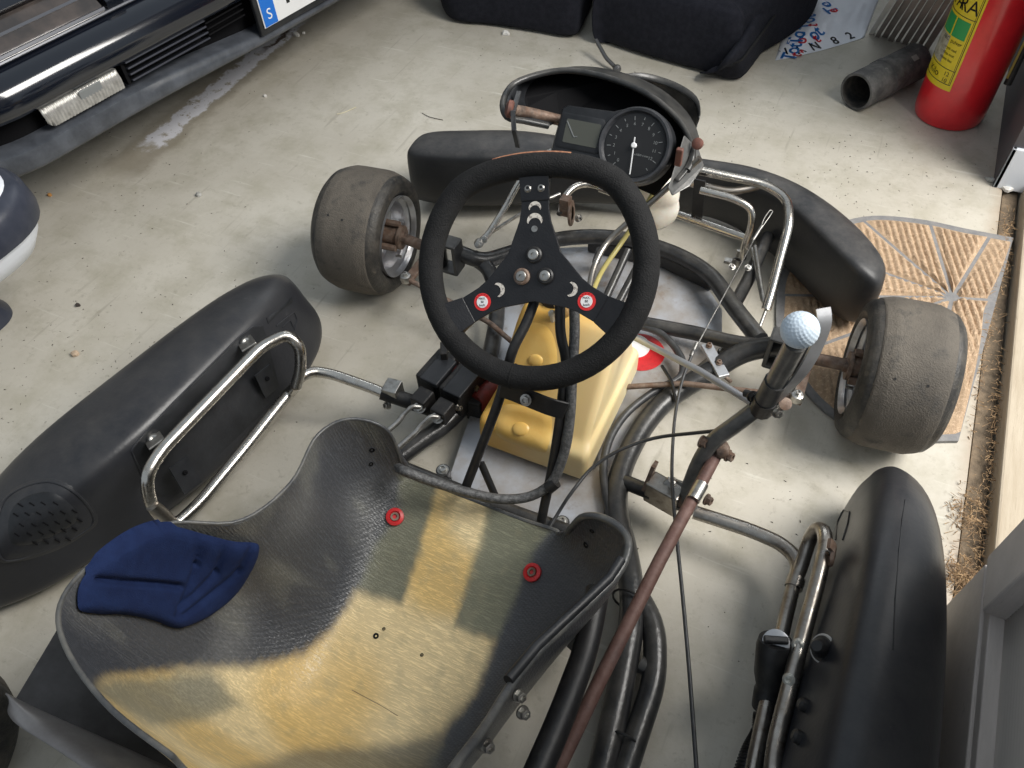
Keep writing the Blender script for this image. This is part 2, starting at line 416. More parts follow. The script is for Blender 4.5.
# near part of the right side: grey timber framed door leaf with ribbed panel
leaf = empty('door_leaf', (.66, -1.0, 0), 'grey painted timber framed door leaf with ribbed panel beside the right side pod', 'door')
G().box((.6575, -1.16, .078), (.025, 1.70, .157)).build('bottom_board', woodg, leaf, smooth=False, bevel=.002)
G().box((.667, -1.16, .166), (.036, 1.70, .018)).build('ledge_strip', woodg, leaf, smooth=False, bevel=.002)
G().box((.655, -.352, .70), (.030, .082, 1.05)).build('stile', woodg, leaf, smooth=False, bevel=.003)
pm, N, L, b = new_shader('ribbed_panel')
b.inputs['Base Color'].default_value = (.62,.58,.54,1); b.inputs['Roughness'].default_value = .55
g = G(); n = 150; vs = []; fs = []
for i in range(n*2+1):
    z = .175+i*.0035; dx = .0013*(1 if i % 2 else -1)
    vs += [(.668+dx, -.39, z), (.668+dx, -2.0, z)]
for i in range(n*2): fs.append((2*i, 2*i+1, 2*i+3, 2*i+2))
g.add(vs, fs).build('ribbed_panel', pm, leaf, smooth=True, ang=80, solid=.002)

# loose debris: straw and leaf litter in the threshold groove (uncountable)
litter = mat('dry_leaf_litter', (.42,.28,.15), .9, 0, (.22,.14,.08), 60, (.35,.65))
g = G(); rnd = random.Random(3)
def bit(g, c, l, wd, a, tz=.0):
    d = Vector((cos(a), sin(a), tz)); n_ = Vector((-sin(a), cos(a), 0)); u_ = Vector((0, 0, 1)); c = Vector(c)
    vs = [c-d*l-n_*wd, c+d*l-n_*wd*.3, c+d*l+n_*wd*.3, c-d*l+n_*wd, c-d*l*.2+u_*wd*1.4]
    g.add(vs, [(0,1,4),(1,2,4),(2,3,4),(3,0,4)])
for i in range(1300):
    cl = rnd.choice([(968,520,.03,.05),(975,590,.03,.04),(958,578,.03,.03),(992,440,.012,.25),(1004,250,.015,.12),(985,330,.012,.2)])
    q = P(cl[0], cl[1]); bit(g, (min(max(q.x+rnd.gauss(0,cl[2]*.5), .60), .695), q.y+rnd.gauss(0,cl[3]*.6), .001+rnd.random()*.006), rnd.uniform(.002,.009), rnd.uniform(.0004,.0011), rnd.random()*6.3, rnd.uniform(-.2,.3))
tag(g.build('leaf_litter', litter, smooth=False), 'scattered dry straw and leaf litter along the door sill groove', 'litter', kind='stuff')
dirt = mat('floor_dirt_specks', (.05,.04,.03), .9)
g = G()
for i in range(600):
    c = rnd.choice([(205,70,.25),(130,170,.2),(80,340,.25),(30,400,.2),(160,330,.3),(300,300,.3),(560,60,.3),(700,110,.15),(900,190,.2),(620,120,.3),(760,560,.2),(820,180,.2)])
    q = P(c[0], c[1]); x = q.x+rnd.gauss(0,c[2]*.6)
    if x > .64: continue
    bit(g, (x, q.y+rnd.gauss(0,c[2]*.6), .0008), rnd.uniform(.0006,.0026), rnd.uniform(.0004,.0011), rnd.random()*6.3)
tag(g.build('dirt_specks', dirt, smooth=False), 'fine dark dirt specks sprinkled over the bare floor', 'dirt', kind='stuff')
chipm = mat('white_chip', (.72,.70,.66), .8)
def chip(px, py, s, lab, mt=chipm, grp=None):
    q = P(px, py, .002); g = G(); r_ = random.Random(int(px)); pts = []
    for k in range(9):
        a = 2*pi*k/9; pts.append(q+Vector((cos(a)*s*r_.uniform(.6,1.2), sin(a)*s*r_.uniform(.5,1), r_.uniform(-.0,.001))))
    g.loft([[p-Vector((0,0,.0018)) for p in pts], [p+Vector((0,0,s*.35)) for p in pts], [q+(p-q)*.55+Vector((0,0,s*r_.uniform(.5,.8))) for p in pts]])
    tag(g.build('chip', mt, smooth=False), lab, 'chip', grp)
chip(297, 35, .011, 'largest white paint chip on the floor just below the car bumper')
chip(304, 33, .006, 'small white crumb touching the largest paint chip by the car')
chip(265, 96, .006, 'white fleck alone on floor below the crumbled cement patch')
chip(199, 195, .009, 'grey white stone on open floor left of the left front tyre', mat('stone', (.35,.34,.31), .8, c2=(.6,.6,.58), scale=80))
chip(75, 354, .009, 'pale tan crumb on floor left of the left side pod', mat('tan_chip', (.5,.38,.27), .8))
chip(506, 34, .012, 'white chip at the foot of the left black cushion')
chip(50, 195, .006, 'orange brown wood chip beside the white tub', mat('wood_chip', (.55,.27,.08), .8))
chip(990, 180, .010, 'grey crumb of mortar at the foot of the white door post', MATS['stone'])
chip(1007, 189, .013, 'white broken paint flake under the white door post')
chip(78, 305, .006, 'dark crumb on floor between white tub and left side pod', mat('dark_crumb', (.05,.04,.035), .9))
tag(tube('wood_splinter', [P(105,115+0,.002)+Vector((.0,0,0)), P(113,112,.002)], .001, litter, None), 'thin pale splinter on the crumbled floor by the car', 'splinter')
tag(tube('grass_stalk', spline([P(337,114,.001), P(345,112,.001), P(356,107,.002)], 4, False), .0009, mat('straw', (.7,.64,.45), .8), None, bend=0), 'pale straw stalk lying on floor above the left front tyre', 'straw')
tag(tube('twig', spline([P(422,113,.001), P(430,117,.002), P(443,120,.001)], 4, False), .0008, dirt, None, bend=0), 'thin dark twig curled on the floor left of the dashboard hood', 'twig')

# ================================================================== THE DOORMAT
def coir_mat():
    m = mat('coir_fibre', (.50,.36,.235), .95, 0, (.38,.26,.165), 60, (.35,.65), 1., 500, c3=(.68,.50,.34), s3=160, m3=(.5,.7)); return m
matrub = mat('mat_rubber', (.17,.17,.175), .7, 0, (.26,.25,.24), 60, (.35,.7), .4, 300)
O = [P(*p) for p in [(1012,240),(965,231),(915,221),(862,219),(815,236),(784,268),(776,300),(780,350),(815,405),(875,440),(957,443)]]
outl = spline(O[:-1]+[O[-1]], 5, False)
dm = empty('doormat', P(900,320), 'half round coir doormat with grey rubber rays under the right front tyre', 'doormat')
G().prism([p+Vector((0,0,.0005)) for p in outl], (0,0,.006)).build('rubber_base', matrub, dm, smooth=False)
cen = P(951, 300)
def rmax(a):
    d = Vector((cos(a), sin(a))); best = .0
    for i in range(len(outl)):
        p, q = outl[i]-cen, outl[(i+1) % len(outl)]-cen
        den = d.x*(q.y-p.y)-d.y*(q.x-p.x)
        if abs(den) < 1e-9: continue
        t = (p.x*(q.y-p.y)-p.y*(q.x-p.x))/den; s_ = (p.x*d.y-p.y*d.x)/den
        if t > 0 and -1e-6 <= s_ <= 1+1e-6: best = max(best, t)
    return best
angs = [math.atan2((P(*p)-cen).y, (P(*p)-cen).x) % (2*pi) for p in [(1003,240),(989,238),(929,226),(866,226),(812,268)]]
_h = P(1000,303)-cen; angs = [math.atan2(_h.y, _h.x)] + angs[1:]
_e = (P(894,279)-cen); angs[-1] = math.atan2(_e.y, _e.x)
angs += [angs[-1]+.55, angs[-1]+1.0, math.radians(266)]
cm = coir_mat()
RB = (P(937,280)-P(920,225)).normalized()
def sector(a0, a1, r0, edge=.016):
    na, nr = 70, 84; vs = []; fs = []; gap = .0035
    for i in range(na+1):
        for j in range(nr+1):
            t = i/na; a = a0+(a1-a0)*t
            rm = rmax(a)-edge; r = r0+(rm-r0)*j/nr
            am = gap/max(r, .01); a = (a0+am)+(a1-a0-2*am)*t
            x = cen.x+cos(a)*r; y = cen.y+sin(a)*r
            rib = abs(sin((x*RB.y-y*RB.x)*pi/.0135))**.8
            e = min(1, min(t, 1-t)*8, min(j, nr-j)/5)
            vs.append((x, y, .0066+e*(.0015+.0065*rib+.0016*noise.noise(Vector((x*260, y*260, 0))))))
    for i in range(na):
        for j in range(nr): k = i*(nr+1)+j; fs.append((k, k+nr+1, k+nr+2, k+1))
    return G().add(vs, fs)
for i in range(len(angs)-1):
    if abs(angs[i+1]-angs[i]) > .03: sector(angs[i], angs[i+1], .014).build('coir_section', cm, dm, ang=80)
sector(math.radians(268), angs[0]+2*pi, .010, .016).build('coir_section', cm, dm, ang=80)

# ================================================================== THE KART
kart = empty('racing_kart', (0, -.35, 0), 'worn racing kart with bare fibreglass seat, black steering wheel and yellow fuel tank', 'kart')
F = K['frame']
def kt(name, pts, r, mt=F, **k): return tube(name, pts, r, mt, kart, **k)
# main frame
kt('frame_tube', [P(457,252,.115), P(482,262,.10), P(520,250,.075), P(560,238,.07), P(600,236,.07), P(640,241,.07), P(682,256,.07), P(712,275,.07), P(732,305,.075), P(760,340,.09)], .0158, bend=.05)
kt('frame_tube', [P(473,257,.10), P(489,268,.09), P(497,292,.07), P(497,320,.05), P(487,372,.045), P(455,418,.04), P(405,452,.04), P(340,510,.04), P(270,600,.045), Vector((-.27,-1.02,.06)), Vector((-.26,-1.2,.06))], .0155, bend=.05)
kt('frame_tube', [P(800,350,.13), P(772,346,.11), P(742,352,.09), P(700,378,.06), P(664,400,.045), P(640,430,.04), P(621,468,.04), P(614,505,.04), P(628,560,.04), P(634,610,.04), P(622,680,.045), P(598,790,.05), Vector((.27,-1.05,.06)), Vector((.26,-1.2,.06))], .0185, bend=.05)
kt('frame_tube', [P(632,585,.04), P(655,625,.04), P(655,680,.04), P(640,725,.045), P(615,800,.05)], .0165, bend=.05)
kt('frame_tube', [P(636,322,.06), P(700,334,.06), P(735,343,.075), P(770,347,.10)], .0135)
kt('front_strut', [P(733,308,.07), P(748,280,.07), P(768,236,.08)], .0125)
kt('cross_tube', [P(401,468,.05), P(455,490,.05), P(510,512,.045), P(570,533,.045), P(613,545,.045)], .0135)
kt('frame_gusset', [P(640,664,.04), P(655,672,.04)], .012)
kt('seat_stay_tube', [P(575,645,.10), P(596,600,.07), P(604,585,.05)], .014)
kt('seat_stay_tube', [PD(598,590,.98), PD(586,650,.93), PD(560,720,.86), PD(530,790,.80)], .0155, K['black'])
# floor pan
pz = .028
pano = [P(457,498,pz), P(440,470,pz)+Vector((.02,0,0)), P(474,404,pz), P(500,330,pz), P(505,275,pz), P(560,248,pz), P(600,246,pz), P(655,258,pz), P(700,276,pz), P(722,310,pz), P(722,345,pz), P(664,392,pz), P(632,440,pz), P(608,480,pz), P(600,540,pz)]
panel = G().prism(pano, (0,0,-.003)).build('floor_pan', K['pan'], kart, smooth=False)
# sticker on pan: red ring with white centre
def disc(name, c, r, h, mt, par, nrm=(0,0,1), seg=28, **k): return G().lathe([(r, 0), (r, h)], c, nrm, seg).build(name, mt, par, smooth=True, ang=30, **k)
st = disc('round_sticker', P(640,352,pz+.0004), .046, .0006, K['red'], panel)
disc('sticker_centre', P(634,346,pz+.0011), .030, .0006, K['wht'], panel)
# heel rests on the pan
for a, b_, c, d in ((588,246,650,262),(658,260,712,288)):
    A, B = P(a,b_+2,.035), P(c,d,.035); dx = (B-A).normalized()
    M3 = Matrix((dx, Vector((-dx.y, dx.x, 0)), Vector((0,0,1)))).transposed()
    G().box((A+B)/2+Vector((0,0,.01)), ((B-A).length, .012, .032), M3).build('heel_bar', K['black'], kart, smooth=False, bevel=.004)
# front kingpins and stub axles + wheels
ST = .117
def wheel(sx, a=.431, R=.1236, W=.14, y0=0, st=ST, name='front_tyre', rr=.0775, lab=None, dusty=True):
    ax = Vector((cos(st), sin(st), 0))*sx; c = Vector((sx*a, y0, R))
    s = R/.1236
    prof = [(rr*1.03, .012), (rr*1.12, .004), (.093*s, -.001), (.107*s, .003), (.114*s, .010), (.1185*s, .022), (.1228*s, .036), (R, W*.35), (R, W*.65), (.1228*s, W-.036), (.1185*s, W-.022), (.114*s, W-.010), (.105*s, W-.002), (.09*s, W+.001), (rr*1.03, W-.010)]
    me_prof = []
    for i in range(len(prof)-1):
        for k in range(3):
            t = k/3; me_prof.append((prof[i][0]*(1-t)+prof[i+1][0]*t, prof[i][1]*(1-t)+prof[i+1][1]*t))
    me_prof.append(prof[-1])
    ty = G().lathe(me_prof, c, ax, 72, capend=False).build(name, K['rubber'], kart, ang=60, label=lab)
    # worn dusty tread band as its own layer
    tr = [(r+.0006, h) for r, h in me_prof if .016 < h < W-.016]
    G().lathe([(tr[0][0]-.002, tr[0][1]-.0005)]+tr+[(tr[-1][0]-.002, tr[-1][1]+.0005)], c, ax, 72, capend=False).build('tread_band', K['tread'], ty, ang=60)
    # rim: barrel with lip
    rp = [(rr-.004, .010), (rr, .004), (rr+.003, .001), (rr+.003, .009), (rr-.002, .012), (rr-.010, .020), (rr-.012, .050), (rr-.022, .058), (.030, .064), (.030, .070), (rr-.018, .066), (rr-.008, .1), (rr+.002, W-.008)]
    rm_ = G().lathe(rp, c, ax, 48, capend=False).build('wheel_rim', K['rim'], ty, ang=35)
    G().lathe([(.0001,.0),(.012,.0),(.012,.006),(.024,.006),(.024,.012),(.019,.013),(.019,.05),(.034,.052),(.034,.068),(.0001,.068)], c-ax*.012, ax, 24, capend=False).build('hub', K['rusty'], ty, ang=30)
    for k in range(3):
        aa = 2*pi*k/3+.5; u = ax.orthogonal().normalized(); v = ax.cross(u)
        d = u*cos(aa)+v*sin(aa)
        G().lathe([(.0065,-.004),(.0065,.052)], c+d*.027+ax*.003, ax, 8).build('hub_bolt', K['rusty'], ty, ang=30)
    G().lathe([(.003,0),(.003,.012)], c+Vector((0,0,-.052))+ax*.018, -ax, 8).build('valve', K['steel'], ty)
    return ty, c, ax
tl, cl, axl = wheel(-1, lab='left front slick tyre with dusty brown tread')
tr_, cr, axr = wheel(1, lab='right front slick tyre with pale dust on tread')
wheel(-1, a=.435, R=.14, W=.19, y0=-1.10, st=0, name='rear_tyre', rr=.08)
wheel(1, a=.435, R=.14, W=.19, y0=-1.10, st=0, name='rear_tyre', rr=.08)
kt('rear_axle', [(-.45,-1.10,.14), (.45,-1.10,.14)], .0125, K['chrome_dark'])
kt('cross_tube', [(-.265,-1.18,.06), (.265,-1.18,.06)], .014)
for sx in (-1, 1): kt('axle_carrier', [(sx*.27,-1.10,.06), (sx*.27,-1.10,.155)], .018)
# air valve holes in the tread (small dark dots)
bv = bvh_of(*[c for t in (tl, tr_) for c in t.children if c.name.startswith('tread')])
for par, (px, py) in ((tl,(328,215)),(tl,(342,220)),(tr_,(895,379)),(tr_,(928,386))):
    l, n_ = hit(bv, px, py)
    if l: G().lathe([(.0022,0),(.0022,.0006),(.0001,.0004)], l, n_, 10, capend=False).build('tread_plug', K['black'], par)
for sx, c, ax in ((-1, cl, axl), (1, cr, axr)):
    kp = Vector((sx*.345, -.004, .118))
    tube('stub_axle', [c-ax*.004, kp], .0105, K['rusty'], kart, bend=0)
    G().lathe([(.016,-.032),(.018,-.026),(.018,.026),(.016,.032)], kp, (0,0,1), 16).build('kingpin', K['frame'], kart)
    G().lathe([(.011,-.044),(.011,-.036),(.008,-.036),(.008,.036),(.013,.036),(.013,.044),(.009,.048)], kp, (0,0,1), 6).build('kingpin_bolt', K['rusty'], kart, ang=25)
    g = G(); g.box(kp+Vector((-sx*.022,0,.033)), (.05,.034,.006)); g.box(kp+Vector((-sx*.022,0,-.033)), (.05,.034,.006)); g.box(kp+Vector((-sx*.045,0,0)), (.008,.034,.07))
    g.build('kingpin_yoke', K['frame'], kart, smooth=False, bevel=.002)
    G().box(kp+Vector((sx*.02,-.05,-.01)), (.02,.09,.008)).build('steering_arm', K['rusty'], kart, smooth=False, bevel=.002)
    tube('tie_rod', [kp+Vector((sx*.02,-.09,.0)), kp+Vector((-sx*.16,-.10,-.04)), Vector((sx*.03,-.16,.05))], .005, K['rusty'], kart, bend=.01)
    G().lathe([(.004,-.010),(.010,-.007),(.011,0),(.010,.007),(.004,.010)], kp+Vector((sx*.02,-.09,.0)), (0,0,1), 14).build('rod_end', K['steel'], kart)
    bolt(kart, kp+Vector((sx*.02,-.09,.008)), (0,0,1), .005, .006)
# brake disc piece seen behind left stub, caliper near centre (dark round part at the nose bracket)
g = G(); c0 = P(570,213,.12); g.lathe([(.014,0),(.026,0),(.026,.005),(.014,.005)], c0, (1,.2,.1), 20, capend=False); g.box(c0+Vector((-.01,0,.015)), (.02,.02,.04))
g.build('pedal_pivot_bracket', K['rusty'], kart, smooth=False, bevel=.001)
bolt(kart, P(578,218,.12), (.7,-.5,.3), .006, .008)

# ---- nose cone (black plastic), swept back at both ends
def nring(x, yb, yf, z0, z1, lip=.012):
    return [Vector(p) for p in [(x, yb, z0), (x, yb-.004, (z0+z1)/2), (x, yb-.001, z1-.008), (x, yb+.010, z1), (x, (yb+yf)/2, z1+.004), (x, yf-.03, z1-.008), (x, yf, z1-.05), (x, yf+.01, (z0+z1)/2-.02), (x, yf-.01, z0+.01), (x, (yb+yf)/2, z0)]]
nose = G()
rings = []
for x, yb, yf, z0, z1 in [(-.545,.245,.275,.03,.13), (-.54,.215,.32,.02,.160), (-.525,.205,.34,.02,.168), (-.44,.215,.37,.02,.172), (-.35,.25,.41,.02,.172), (-.26,.30,.43,.025,.165), (-.1,.36,.45,.03,.155), (.06,.39,.46,.03,.155), (.13,.385,.47,.03,.160), (.20,.36,.46,.02,.165), (.27,.305,.43,.02,.172), (.34,.235,.38,.02,.175), (.40,.185,.33,.02,.170), (.44,.185,.29,.03,.155), (.452,.20,.27,.05,.13)]:
    rings.append(nring(x, yb, yf, z0, z1))
nose.loft(rings); NOSE = nose.build('nose_bumper', K['plastic_dusty'], kart, subsurf=2, label='swept black plastic nose bumper')
# support tubes at the nose (chrome / black bars)
CH = K['chrome']
kt('front_bumper_bar', [P(690,168,.235), P(725,176,.225), P(765,184,.215), P(787,198,.205), P(790,222,.195), P(781,255,.16), P(772,290,.12), P(766,310,.10)], .0088, CH, bend=.03)
tube('bar_end_rod', [P(766,310,.10), P(757,334,.085)], .003, K['steel'], kart)
kt('front_bumper_bar', [P(655,170,.21), P(690,183,.205), P(730,192,.20), P(752,188,.205), P(768,182,.215)], .0075, K['chrome_dark'], bend=.02)
kt('front_bumper_bar', [P(600,188,.13), P(668,211,.125), P(700,222,.12), P(745,238,.115)], .0085, CH)
kt('throttle_pedal', [P(700,190,.225), P(733,198,.22), P(752,208,.21), P(752,225,.18), P(744,247,.125), P(743,258,.09)], .0068, CH, bend=.02)
G().bar([P(700,180,.23), P(697,216,.13)], (1,0,0), .011, .0015).build('bumper_bracket', K['black'], kart, smooth=False)
G().bar([P(684,150,.17), P(688,172,.15)], (1,0,0), .010, .0015).build('bumper_bracket', K['black'], kart, smooth=False)
kt('pedal_return_link', [P(755,246,.10), P(760,280,.09), P(764,303,.085)], .004, K['steel'])
kt('pedal_return_link', [P(752,248,.09), P(757,275,.085), P(762,300,.085)], .003, K['steel'])
g = G(); g.lathe([(.007,-.006),(.010,-.006),(.010,.006),(.007,.006)], P(737,262,.075), (0,.2,1), 14, capend=False); g.box(P(732,262,.07), (.03,.012,.006)); g.lathe([(.0035,0),(.0035,.03)], P(736,262,.06), (0,0,1), 10)
g.build('pedal_hinge', K['steel'], kart, ang=30)
for px, py in ((732,267),(748,268),(757,328)): bolt(kart, P(px,py,.085), (.2,-.4,1), .005, .006)
# left side chrome: brake pedal rod, bumper bars
kt('brake_pedal_bar', [P(478,244,.12), P(487,236,.125), P(505,208,.16), P(519,182,.19), P(536,160,.21), P(552,150,.22), P(575,150,.22)], .0065, CH, bend=.02)
kt('pedal_link', [P(492,232,.12), P(515,217,.135), P(545,200,.15), P(560,194,.15)], .0035, K['steel'])
kt('front_bumper_bar', [P(560,214,.12), P(563,198,.13), P(574,186,.14), P(590,183,.13), P(625,196,.11), P(660,210,.105)], .0075, CH, bend=.02)
for px, py in ((478,245),(484,240)): bolt(kart, P(px,py,.125), (.3,-.6,.6), .005, .008)
G().lathe([(.003,-.01),(.008,-.008),(.0095,0),(.008,.008),(.003,.01)], P(479,243,.122), (.5,-.3,.6), 14).build('rod_end', K['steel'], kart)
# fluid bottle behind the gauge (white, crumpled)
bot = G(); bc = PD(656,198,1.36)
ringsb = []
for h, sx_, sy_ in ((-.012,.030,.025),(-.004,.040,.034),(.03,.044,.038),(.044,.038,.032),(.055,.044,.038),(.085,.040,.036),(.10,.028,.024)):
    ringsb.append([bc+Vector((cos(a)*sx_+.004*sin(3*a+h*60), sin(a)*sy_, h-.04)) for a in [2*pi*k/16 for k in range(16)]])
bot.loft(ringsb); bot.build('fluid_bottle', mat('bottle_milky', (.74,.68,.56), .4, c2=(.82,.79,.72), scale=25, sss=.1), kart, subsurf=1, label='milky white fluid bottle')

# ---- dashboard hood with instrument cluster
def arc(pts, n=5): return spline(pts, n, False)
op = [PD(548,126,1.215), PD(524,121,1.195), PD(507,117,1.18), PD(503,102,1.195), PD(514,84,1.22), PD(545,73,1.23), PD(575,71,1.23), PD(615,80,1.22), PD(652,97,1.2), PD(680,122,1.17), PD(692,146,1.15), PD(690,166,1.14), PD(678,182,1.13)]
o1 = arc(op, 4)
cc = sum(o1, Vector())/len(o1)
back = Vector((-.005, .085, -.035))
lay = []
for sc_, bk in ((.965,.02),(.985,-.02),(.995,-.03),(1.0,-.015),(1.005,.10),(1.0,.4),(.98,.85),(.93,1.15),(.80,1.32),(.5,1.42),(.12,1.45)):
    lay.append([cc+(p-cc)*sc_+back*bk for p in o1])
# inner wall
inner = [[cc+(p-cc)*s_+back*b_ for p in o1] for s_, b_ in ((.965,.02),(.97,.4),(.93,.85),(.86,1.1),(.68,1.22),(.4,1.28),(.1,1.3))]
hd = G(); hd.loft(lay, cap=False, closed=False); HOOD = hd.build('dashboard_hood', K['hood'], kart, ang=80, solid=.002)
hi_ = G(); hi_.loft(inner, cap=False, closed=False); hi_.build('hood_inner_wall', K['plastic'], HOOD, ang=80, solid=.002)
G().tube(o1[:-3], .0050, 10, 0).build('hood_rim', K['hood'], HOOD)
dpn = [cc+(p-cc)*.93+back*.75 for p in o1]+[PD(655,196,1.25), PD(600,172,1.30), PD(556,150,1.30)]
G().prism(dpn, back.normalized()*.003).build('dash_panel', K['carblk'], HOOD, smooth=False)
# rear flap of the hood behind at the right
fl = [PD(612,82,1.33), PD(640,79,1.36), PD(672,88,1.36), PD(694,103,1.33), PD(698,122,1.3)]
fl = arc(fl, 4); fv = Vector((-.01,.01,-.07))
G().loft([fl, [p+Vector((0,.012,.004)) for p in fl], [p+fv for p in fl]], cap=False, closed=False).build('hood_flap', K['hood'], HOOD, ang=80, solid=.003)
# right bracket corner of hood with red cap screw
bx = PD(690,160,1.13)
G().loft([[PD(684,135,1.13), PD(699,150,1.16), PD(704,166,1.17), PD(690,186,1.15), PD(672,196,1.14), PD(668,188,1.13)], [PD(684,135,1.16), PD(699,150,1.19), PD(704,166,1.2), PD(690,186,1.18), PD(672,196,1.17), PD(668,188,1.16)]]).build('hood_bracket', K['lever'], HOOD, smooth=False, bevel=.002)
G().lathe([(.0085,0),(.0085,.004),(.005,.006),(.0001,.006)], PD(698,144,1.135), Vector((-.2,-.7,.6)), 16, capend=False).build('screw_cap', mat('copper_cap', (.17,.065,.045), .55, c2=(.10,.05,.04), scale=120), HOOD)
g = G(); g.box(PD(679,157,1.10), (.010,.008,.028)); g.build('cable_lug', MATS['copper_cap'], HOOD, smooth=False, bevel=.002)
# left strap and cross rod under the hood
kt('hood_strut', [PD(512,110,1.185), PD(530,113,1.22), PD(575,124,1.25)], .009, K['rusty'])
G().lathe([(.011,-.002),(.014,0),(.014,.006),(.009,.010)], PD(512,110,1.178), (-1,-.3,.2), 18).build('strut_end', MATS['copper_cap'], HOOD)
G().bar([PD(519,92,1.21), PD(513,112,1.165), PD(514,130,1.17), PD(518,147,1.2)], (1,0,0), .0035, .0018).build('zip_strap', K['hose'], HOOD, smooth=False)
# instrument cluster
n_ = Vector((-.02,-.78,.62)).normalized(); xw = Vector((1,.0,.03)); xw = (xw-n_*xw.dot(n_)).normalized(); yw = n_.cross(xw)
gc = PD(635,146,1.165)
def gp(u, v, d=0): return gc+xw*u+yw*v+n_*d
R_T = .057
clus = G(); ol = []
for k in range(25):
    a = math.radians(-150+ k*(300/24)); ol.append((cos(a)*R_T, sin(a)*R_T))
# body outline: big circle joined with a rounded rectangle to the left
ol = [(R_T*cos(math.radians(a)), R_T*sin(math.radians(a))) for a in range(-118, 119, 8)] + [(-.045,.043),(-.120,.040),(-.127,.034),(-.131,-.032),(-.122,-.040),(-.05,-.043)]
clus.loft([[gp(u*.97, v*.97, -.035) for u, v in ol], [gp(u, v, -.028) for u, v in ol], [gp(u, v, -.002) for u, v in ol], [gp(u*.975, v*.965, .003) for u, v in ol]])
CL = clus.build('instrument_cluster', K['plastic'], kart, ang=35, label='black plastic instrument cluster')
G().lathe([(.0445,.001),(.048,.004),(.050,.009),(.0535,.010),(.0555,.007),(.0565,.0)], gc, n_, 56, capend=False).build('bezel', mat('bezel_black', (.03,.032,.036), .28, c2=(.06,.06,.065), scale=60), CL)
face = disc('dial_face', gp(0,0,.0032), .0455, .0008, mat('dial_black', (.012,.012,.013), .45), CL, n_, 48)
pr_ = K['prt']
g = G()
for k in range(14):
    a = math.radians(232-k*21.5); r1 = .0425; r0 = .0365 if k % 2 == 0 else .0385
    d = xw*cos(a)+yw*sin(a); t_ = n_.cross(d)
    g.bar([gp(0,0,.0045)+d*r0, gp(0,0,.0045)+d*r1], t_, .0005, .0002)
g.build('dial_ticks', pr_, CL, smooth=False)
for k in range(13):
    a = math.radians(232-k*21.5); text('dial_number', str(k), .0068, gp(cos(a)*.0315, sin(a)*.0315, .0046), xw, yw, pr_, CL, ext=.0001)
text('dial_lettering', 'x1000 r/min', .0045, gp(.014,-.012,.0046), xw, yw, pr_, CL, ext=.0001)
kd = (xw*-.19+yw*-.98).normalized()
kd = (PD(627,182,1.16)-gp(0,0)); kd = (kd-n_*kd.dot(n_)).normalized()
ndl = G(); ndl.bar([gp(0,0,.0075)-kd*.012, gp(0,0,.0075)+kd*.042], n_.cross(kd), .0008, .0004); ndl.lathe([(.0042,0),(.0042,.004),(.003,.0055),(.0001,.0055)], gp(0,0,.005), n_, 20)
ndl.build('needle', K['wht'], CL, ang=30, label='white needle')
lc = (-.088, .003)
def rrect(cx, cy, hx, hy, r, d, n=4):
    o = []
    for sx_, sy_, a0 in ((1,1,0),(-1,1,90),(-1,-1,180),(1,-1,270)):
        for k in range(n+1):
            a = math.radians(a0+90*k/n); o.append(gp(cx+sx_*(hx-r)+r*cos(a), cy+sy_*(hy-r)+r*sin(a), d))
    return o
G().loft([rrect(lc[0],lc[1],.036,.026,.006,.002), rrect(lc[0],lc[1],.036,.026,.006,.0042), rrect(lc[0],lc[1],.034,.024,.005,.0052)]).build('display_frame', K['plastic'], CL, ang=35)
G().loft([rrect(lc[0]+.003,lc[1],.028,.0175,.002,.0050), rrect(lc[0]+.003,lc[1],.028,.0175,.002,.0058)]).build('display', mat('lcd_grey', (.075,.078,.065), .22), CL, smooth=False)
g = G(); g.bar([gp(-.112,.017,.0063), gp(-.100,.001,.0063), gp(-.096,-.004,.0063), gp(-.091,-.003,.0063)], xw, .0008, .0002); g.build('display_scratch', pr_, CL, smooth=False)

# ---- steering wheel
wc = Vector((.001,-.286,.435))-RT*.0068-UP*.0045; TH = math.radians(44)
bv_ = Vector((0, cos(TH), sin(TH))); bu = Vector((1,0,0)); bn = bu.cross(bv_)      # bn points away (down/forward) -> use driver side normal
dn = -bn if (CAM-wc).dot(-bn) > 0 else bn
# rotate in plane so the upper spoke points to the photo's direction
tgt = None
for i in range(-60, 61):
    ph = math.radians(i); v_ = bv_*cos(ph)-bu*sin(ph); q = wc+v_*.12-CAM
    x = 512+FPX*q.dot(RT)/q.dot(FWD)
    if tgt is None or abs(x-535) < tgt[0]: tgt = (abs(x-535), ph)
ph = tgt[1]
Y_ = bv_*cos(ph)-bu*sin(ph); X_ = bu*cos(ph)+bv_*sin(ph)
def wp(u, v, d=0): return wc+X_*u+Y_*v+dn*d
path = []
for k in range(72):
    a = 2*pi*k/72; x, y = .1465*cos(a), .1465*sin(a)
    if y > .10: y = .10+(y-.10)*.62; x *= 1+.10*((y-.10)/.03)
    path.append(wp(x, y+.0045, 0))
SW = G().tube(path, .0166, 18, 0, closed=True).build('steering_wheel', K['suede'], kart, label='black suede three spoke steering wheel')
